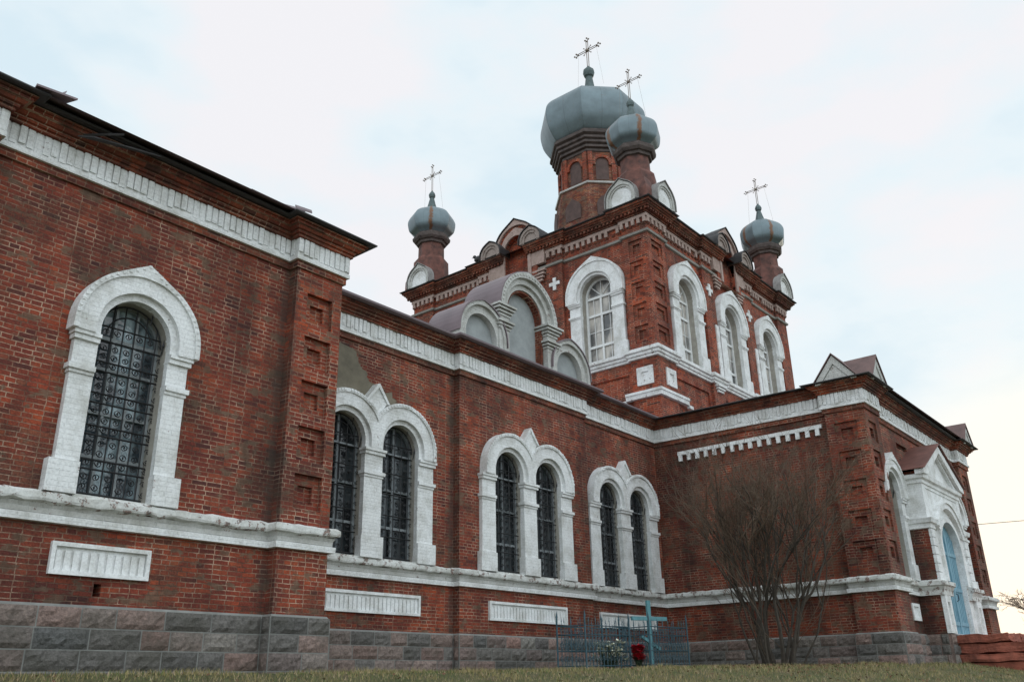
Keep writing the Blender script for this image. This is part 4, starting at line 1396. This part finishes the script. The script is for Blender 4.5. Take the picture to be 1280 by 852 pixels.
# ---------------------------------------------------------------- shrub and trees
def branch_tree(bmv, p, d, L, r, depth, rnd, bend=.25, kids=(3, 5), spread=.6, up_=.12, seg=4, minr=.003, out=None):
    pts = [p.copy()]; q = p.copy(); dd = d.normalized()
    for i in range(seg):
        dd = (dd+Vector((rnd.gauss(0, bend), rnd.gauss(0, bend), rnd.gauss(0, bend)*.6))*.35+Vector((0, 0, up_))*.4).normalized()
        q = q+dd*L/seg; pts.append(q.copy())
    tube(bmv, pts, r, 5 if r > .012 else 3, max(minr*.6, r*.45))
    if depth <= 0: return
    for k in range(rnd.randint(*kids)):
        t = rnd.uniform(.25, 1.0); i = min(seg-1, int(t*seg)); c = pts[i].lerp(pts[i+1], t*seg-i if i < seg else 1)
        ax = Vector((rnd.gauss(0, 1), rnd.gauss(0, 1), rnd.gauss(0, .5))).normalized()
        nd = (pts[i+1]-pts[i]).normalized()+ax*spread
        branch_tree(bmv, c, nd, L*rnd.uniform(.45, .75), max(minr, r*.55), depth-1, rnd, bend, kids, spread, up_, max(2, seg-1), minr)
BARK = mat_plain('shrub_bark', (.05, .04, .03), .9, .4, 14, bump=0)
TWIG = mat_plain('bare_twigs', (.115, .078, .052), .9, .35, 6, bump=0)
def shrub():
    rnd = random.Random(12)
    x, y = 20.9, 9.2
    z = ground_z(x, y)
    t = thing('bare_shrub', 'large leafless many stemmed shrub before the transept brick wall', 'shrub', (x, y, z))
    st = B(); tw = B()
    def stem(p, d, L, r, lev):
        pts = [p.copy()]; dd = d.normalized(); c = p.copy(); n = 5
        for i in range(n):
            dd = (dd+Vector((rnd.gauss(0, .13), rnd.gauss(0, .13), .05))).normalized()
            c = c+dd*L/n; pts.append(c.copy())
        tube(st, pts, r, 6, r*.68)
        if lev > 0:
            for j in range(rnd.choice((2, 2, 3))):
                ax = Vector((rnd.gauss(0, 1), rnd.gauss(0, 1), rnd.gauss(0, .25))).normalized()
                stem(pts[-1], dd+ax*rnd.uniform(.2, .55), L*rnd.uniform(.75, 1.05), r*rnd.uniform(.5, .68), lev-1)
        for j in range((1, 2, 3)[2-lev]):
            tt = rnd.uniform(.15, 1.0); i = min(n-1, int(tt*n)); pp = pts[i].lerp(pts[i+1], tt*n-i)
            ax = Vector((rnd.gauss(0, 1), rnd.gauss(0, 1), rnd.gauss(0, .3))).normalized()
            branch_tree(tw, pp, dd+ax*.7, rnd.uniform(.6, 1.3), .009, 2, rnd, kids=(2, 4), spread=.65, up_=.14, seg=4, minr=.0038)
    for k in range(19):
        a = 2*pi*k/19+rnd.gauss(0, .3); q = .12+.62*rnd.random()
        lean = rnd.uniform(.04, .42)
        a2 = a+rnd.gauss(0, .25)
        stem(Vector((x+q*cos(a), y+q*sin(a), z-.05)), Vector((cos(a2)*lean, sin(a2)*lean, 1)), rnd.uniform(1.25, 1.8), rnd.uniform(.022, .06), 2)
    obj('stems', st, BARK, t, recalc=False); obj('twigs', tw, TWIG, t, recalc=False)
shrub()
def far_tree(x, y, h, seed, label):
    rnd = random.Random(seed); z = ground_z(x, y)
    t = thing('bare_tree', label, 'tree', (x, y, z), 'bare trees beyond the church')
    tr = B(); tw = B()
    pts = [Vector((x, y, z-.3)), Vector((x-.1, y+.1, z+h*.25)), Vector((x-.35, y+.4, z+h*.5)), Vector((x-.9, y+1.1, z+h*.75)), Vector((x-1.0, y+1.4, z+h*.95))]
    tube(tr, pts, h*.022, 7, h*.006)
    for k in range(22):
        tt = rnd.uniform(.3, 1); i = min(3, int(tt*4)); p = pts[i].lerp(pts[i+1], tt*4-i)
        a = rnd.uniform(0, 2*pi)
        branch_tree(tw, p, Vector((cos(a), sin(a), rnd.uniform(.1, .9))), h*rnd.uniform(.18, .34), h*.006, 3, rnd, kids=(3, 4), spread=.8, up_=.06, seg=3, minr=.011)
    obj('trunk', tr, BARK, t, recalc=False); obj('crown', tw, TWIG, t, recalc=False)
far_tree(74.0, 12.1, 5.0, 5, 'bare leaning tree far off beyond the church steps')
bm = B()
pts = [Vector((38+k*5, -8+k*1.0+.0, 8.3+.02*(k-5)**2)) for k in range(14)]

def mat_veg(): return mat_plain('distant_scrub', (.045, .05, .04), .95, .4, 1, bump=0)
bm = B(); rnd = random.Random(9)
for k in range(2600):
    x = rnd.uniform(110, 190); y = rnd.uniform(-10, 45); z = .2+rnd.random()*(2.6+1.2*noise.noise(Vector((x*.06, y*.1, 0))))
    a = rnd.uniform(0, pi); s = rnd.uniform(.3, .8)
    c = Vector((x, y, z)); e = Vector((cos(a), sin(a), 0))*s; f = Vector((0, 0, s*.8))
    poly(bm, [c-e, c-f*.6, c+e*.7, c+f])
o = obj('distant_scrub', bm, mat_veg(), recalc=False); o['kind'] = 'stuff'; o['label'] = 'dark line of far scrub beyond the church'; o['category'] = 'scrub'

# overhead wire with the two poles that carry it
t = thing('overhead_wire', 'thin dark overhead wire crossing the sky at the right edge', 'wire', (60, 0, .3))
bm = B()
A = Vector((62, 22, 9.3)); Bv = Vector((62, -34, 9.3))
pts = []
for k in range(25):
    q = k/24; p = A.lerp(Bv, q); p.z -= .7*4*q*(1-q); pts.append(p)
tube(bm, pts, .018, 4)
obj('cable', bm, DARK, t)
for P in (A, Bv):
    bm = B(); tube(bm, [(P.x, P.y, -1.9), (P.x, P.y, P.z+.3)], .13, 8, .09); tube(bm, [(P.x, P.y-.6, P.z), (P.x, P.y+.6, P.z)], .05, 6)
    obj('pole', bm, BARK, t)

# bird on the tower cornice
def bird():
    x, y, z = 24.55, 21.75, 16.30
    t = thing('bird', 'dark bird perched on the left cornice of the tower', 'bird', (x, y, z))
    bm = B()
    def blob(c, r, sc, rot=0):
        m = Matrix.Translation(c) @ Matrix.Rotation(rot, 4, 'X') @ Matrix.Diagonal((*sc, 1))
        bmesh.ops.create_icosphere(bm, subdivisions=2, radius=r, matrix=m)
    blob((x, y, z+.17), .13, (.8, 1.45, .95), -.25)
    blob((x, y+.17, z+.31), .075, (.9, 1.1, 1))
    tube(bm, [(x, y+.22, z+.31), (x, y+.34, z+.29)], .022, 5, .003)
    tube(bm, [(x, y-.12, z+.15), (x, y-.40, z+.06)], .05, 5, .03)
    for s in (-.03, .03): tube(bm, [(x+s, y, z), (x+s, y+.01, z+.1)], .01, 4)
    obj('body', bm, DARK, t)
bird()

# ---------------------------------------------------------------- grass
def grass():
    import numpy as np
    rng = np.random.default_rng(5)
    V = []; Fc = []
    N = 95000
    mats = []
    u = rng.random((N, 8))
    for k in range(N):
        a = -2+44*u[k, 0]**.9
        s = -.4+4.6*u[k, 1]**1.5
        p = LA+LU*(a-1.5)+LN*s
        x, y = p.x, p.y
        if k % 4 == 0:      # the pocket between fence, shrub and transept wall
            x = 9.6+14.3*u[k, 0]; y = 7.4+6.4*u[k, 1]
            if (Vector((x, y))-LA).dot(LN) > -.2: continue
        # never inside the church
        if (x < 9.5 and y > 11.6) or y > 13.65 or (x > 23.75 and y > 7.05) or (26.8 < x < 33.1 and y > 4.6): continue
        z = ground_z(x, y)
        cl = noise.noise(Vector((x*1.3, y*1.3, 5)))
        h = (.025+.055*u[k, 2])*(1+.9*cl)
        if h < .02: continue
        th = 2*pi*u[k, 3]; w = .004+.004*u[k, 4]
        lx, ly = (u[k, 5]-.5)*h*1.3, (u[k, 6]-.5)*h*1.3
        i = len(V)
        V += [(x-w*cos(th), y-w*sin(th), z-.01), (x+w*cos(th), y+w*sin(th), z-.01), (x+lx+w*.3, y+ly, z+h)]
        Fc.append((i, i+1, i+2)); mats.append(0 if u[k, 7]+cl*.8 < .38 else (1 if u[k, 7] < .78 else 2))
    me = bpy.data.meshes.new('grass'); me.from_pydata(V, [], Fc)
    for c, nme in (((.11, .135, .04), 'green_grass'), ((.27, .22, .09), 'dry_grass'), ((.38, .29, .17), 'straw')):
        me.materials.append(mat_plain(nme, c, .8, .3, 5, bump=0))
    me.polygons.foreach_set('material_index', mats)
    o = bpy.data.objects.new('grass', me); COL.objects.link(o); o['kind'] = 'stuff'; o['label'] = 'short green and straw coloured autumn grass on the bank'; o['category'] = 'grass'
    # fallen leaves
    rnd = random.Random(2); bm = B()
    for k in range(2600):
        if rnd.random() < .6: x, y = 20.3+rnd.gauss(0, 1.6), 8.9+rnd.gauss(0, 1.0)
        else:
            p = LA+LU*rnd.uniform(-3, 30)+LN*rnd.uniform(-.3, 3); x, y = p.x, p.y
        if (x < 9.5 and y > 11.6) or y > 13.65 or (x > 23.75 and y > 7.05): continue
        z = ground_z(x, y)+rnd.uniform(.005, .05); a = rnd.uniform(0, 2*pi); s = rnd.uniform(.015, .035)
        c = Vector((x, y, z)); e = Vector((cos(a), sin(a), rnd.uniform(-.5, .5)))*s; f = Vector((-sin(a), cos(a), rnd.uniform(-.5, .9)))*s*.7
        poly(bm, [c-e, c-f, c+e, c+f])
    o = obj('fallen_leaves', bm, mat_plain('dead_leaves', (.14, .065, .035), .9, .4, 9, bump=0), recalc=False); o['kind'] = 'stuff'; o['label'] = 'brown fallen leaves around the shrub and on the bank'; o['category'] = 'leaves'
grass()
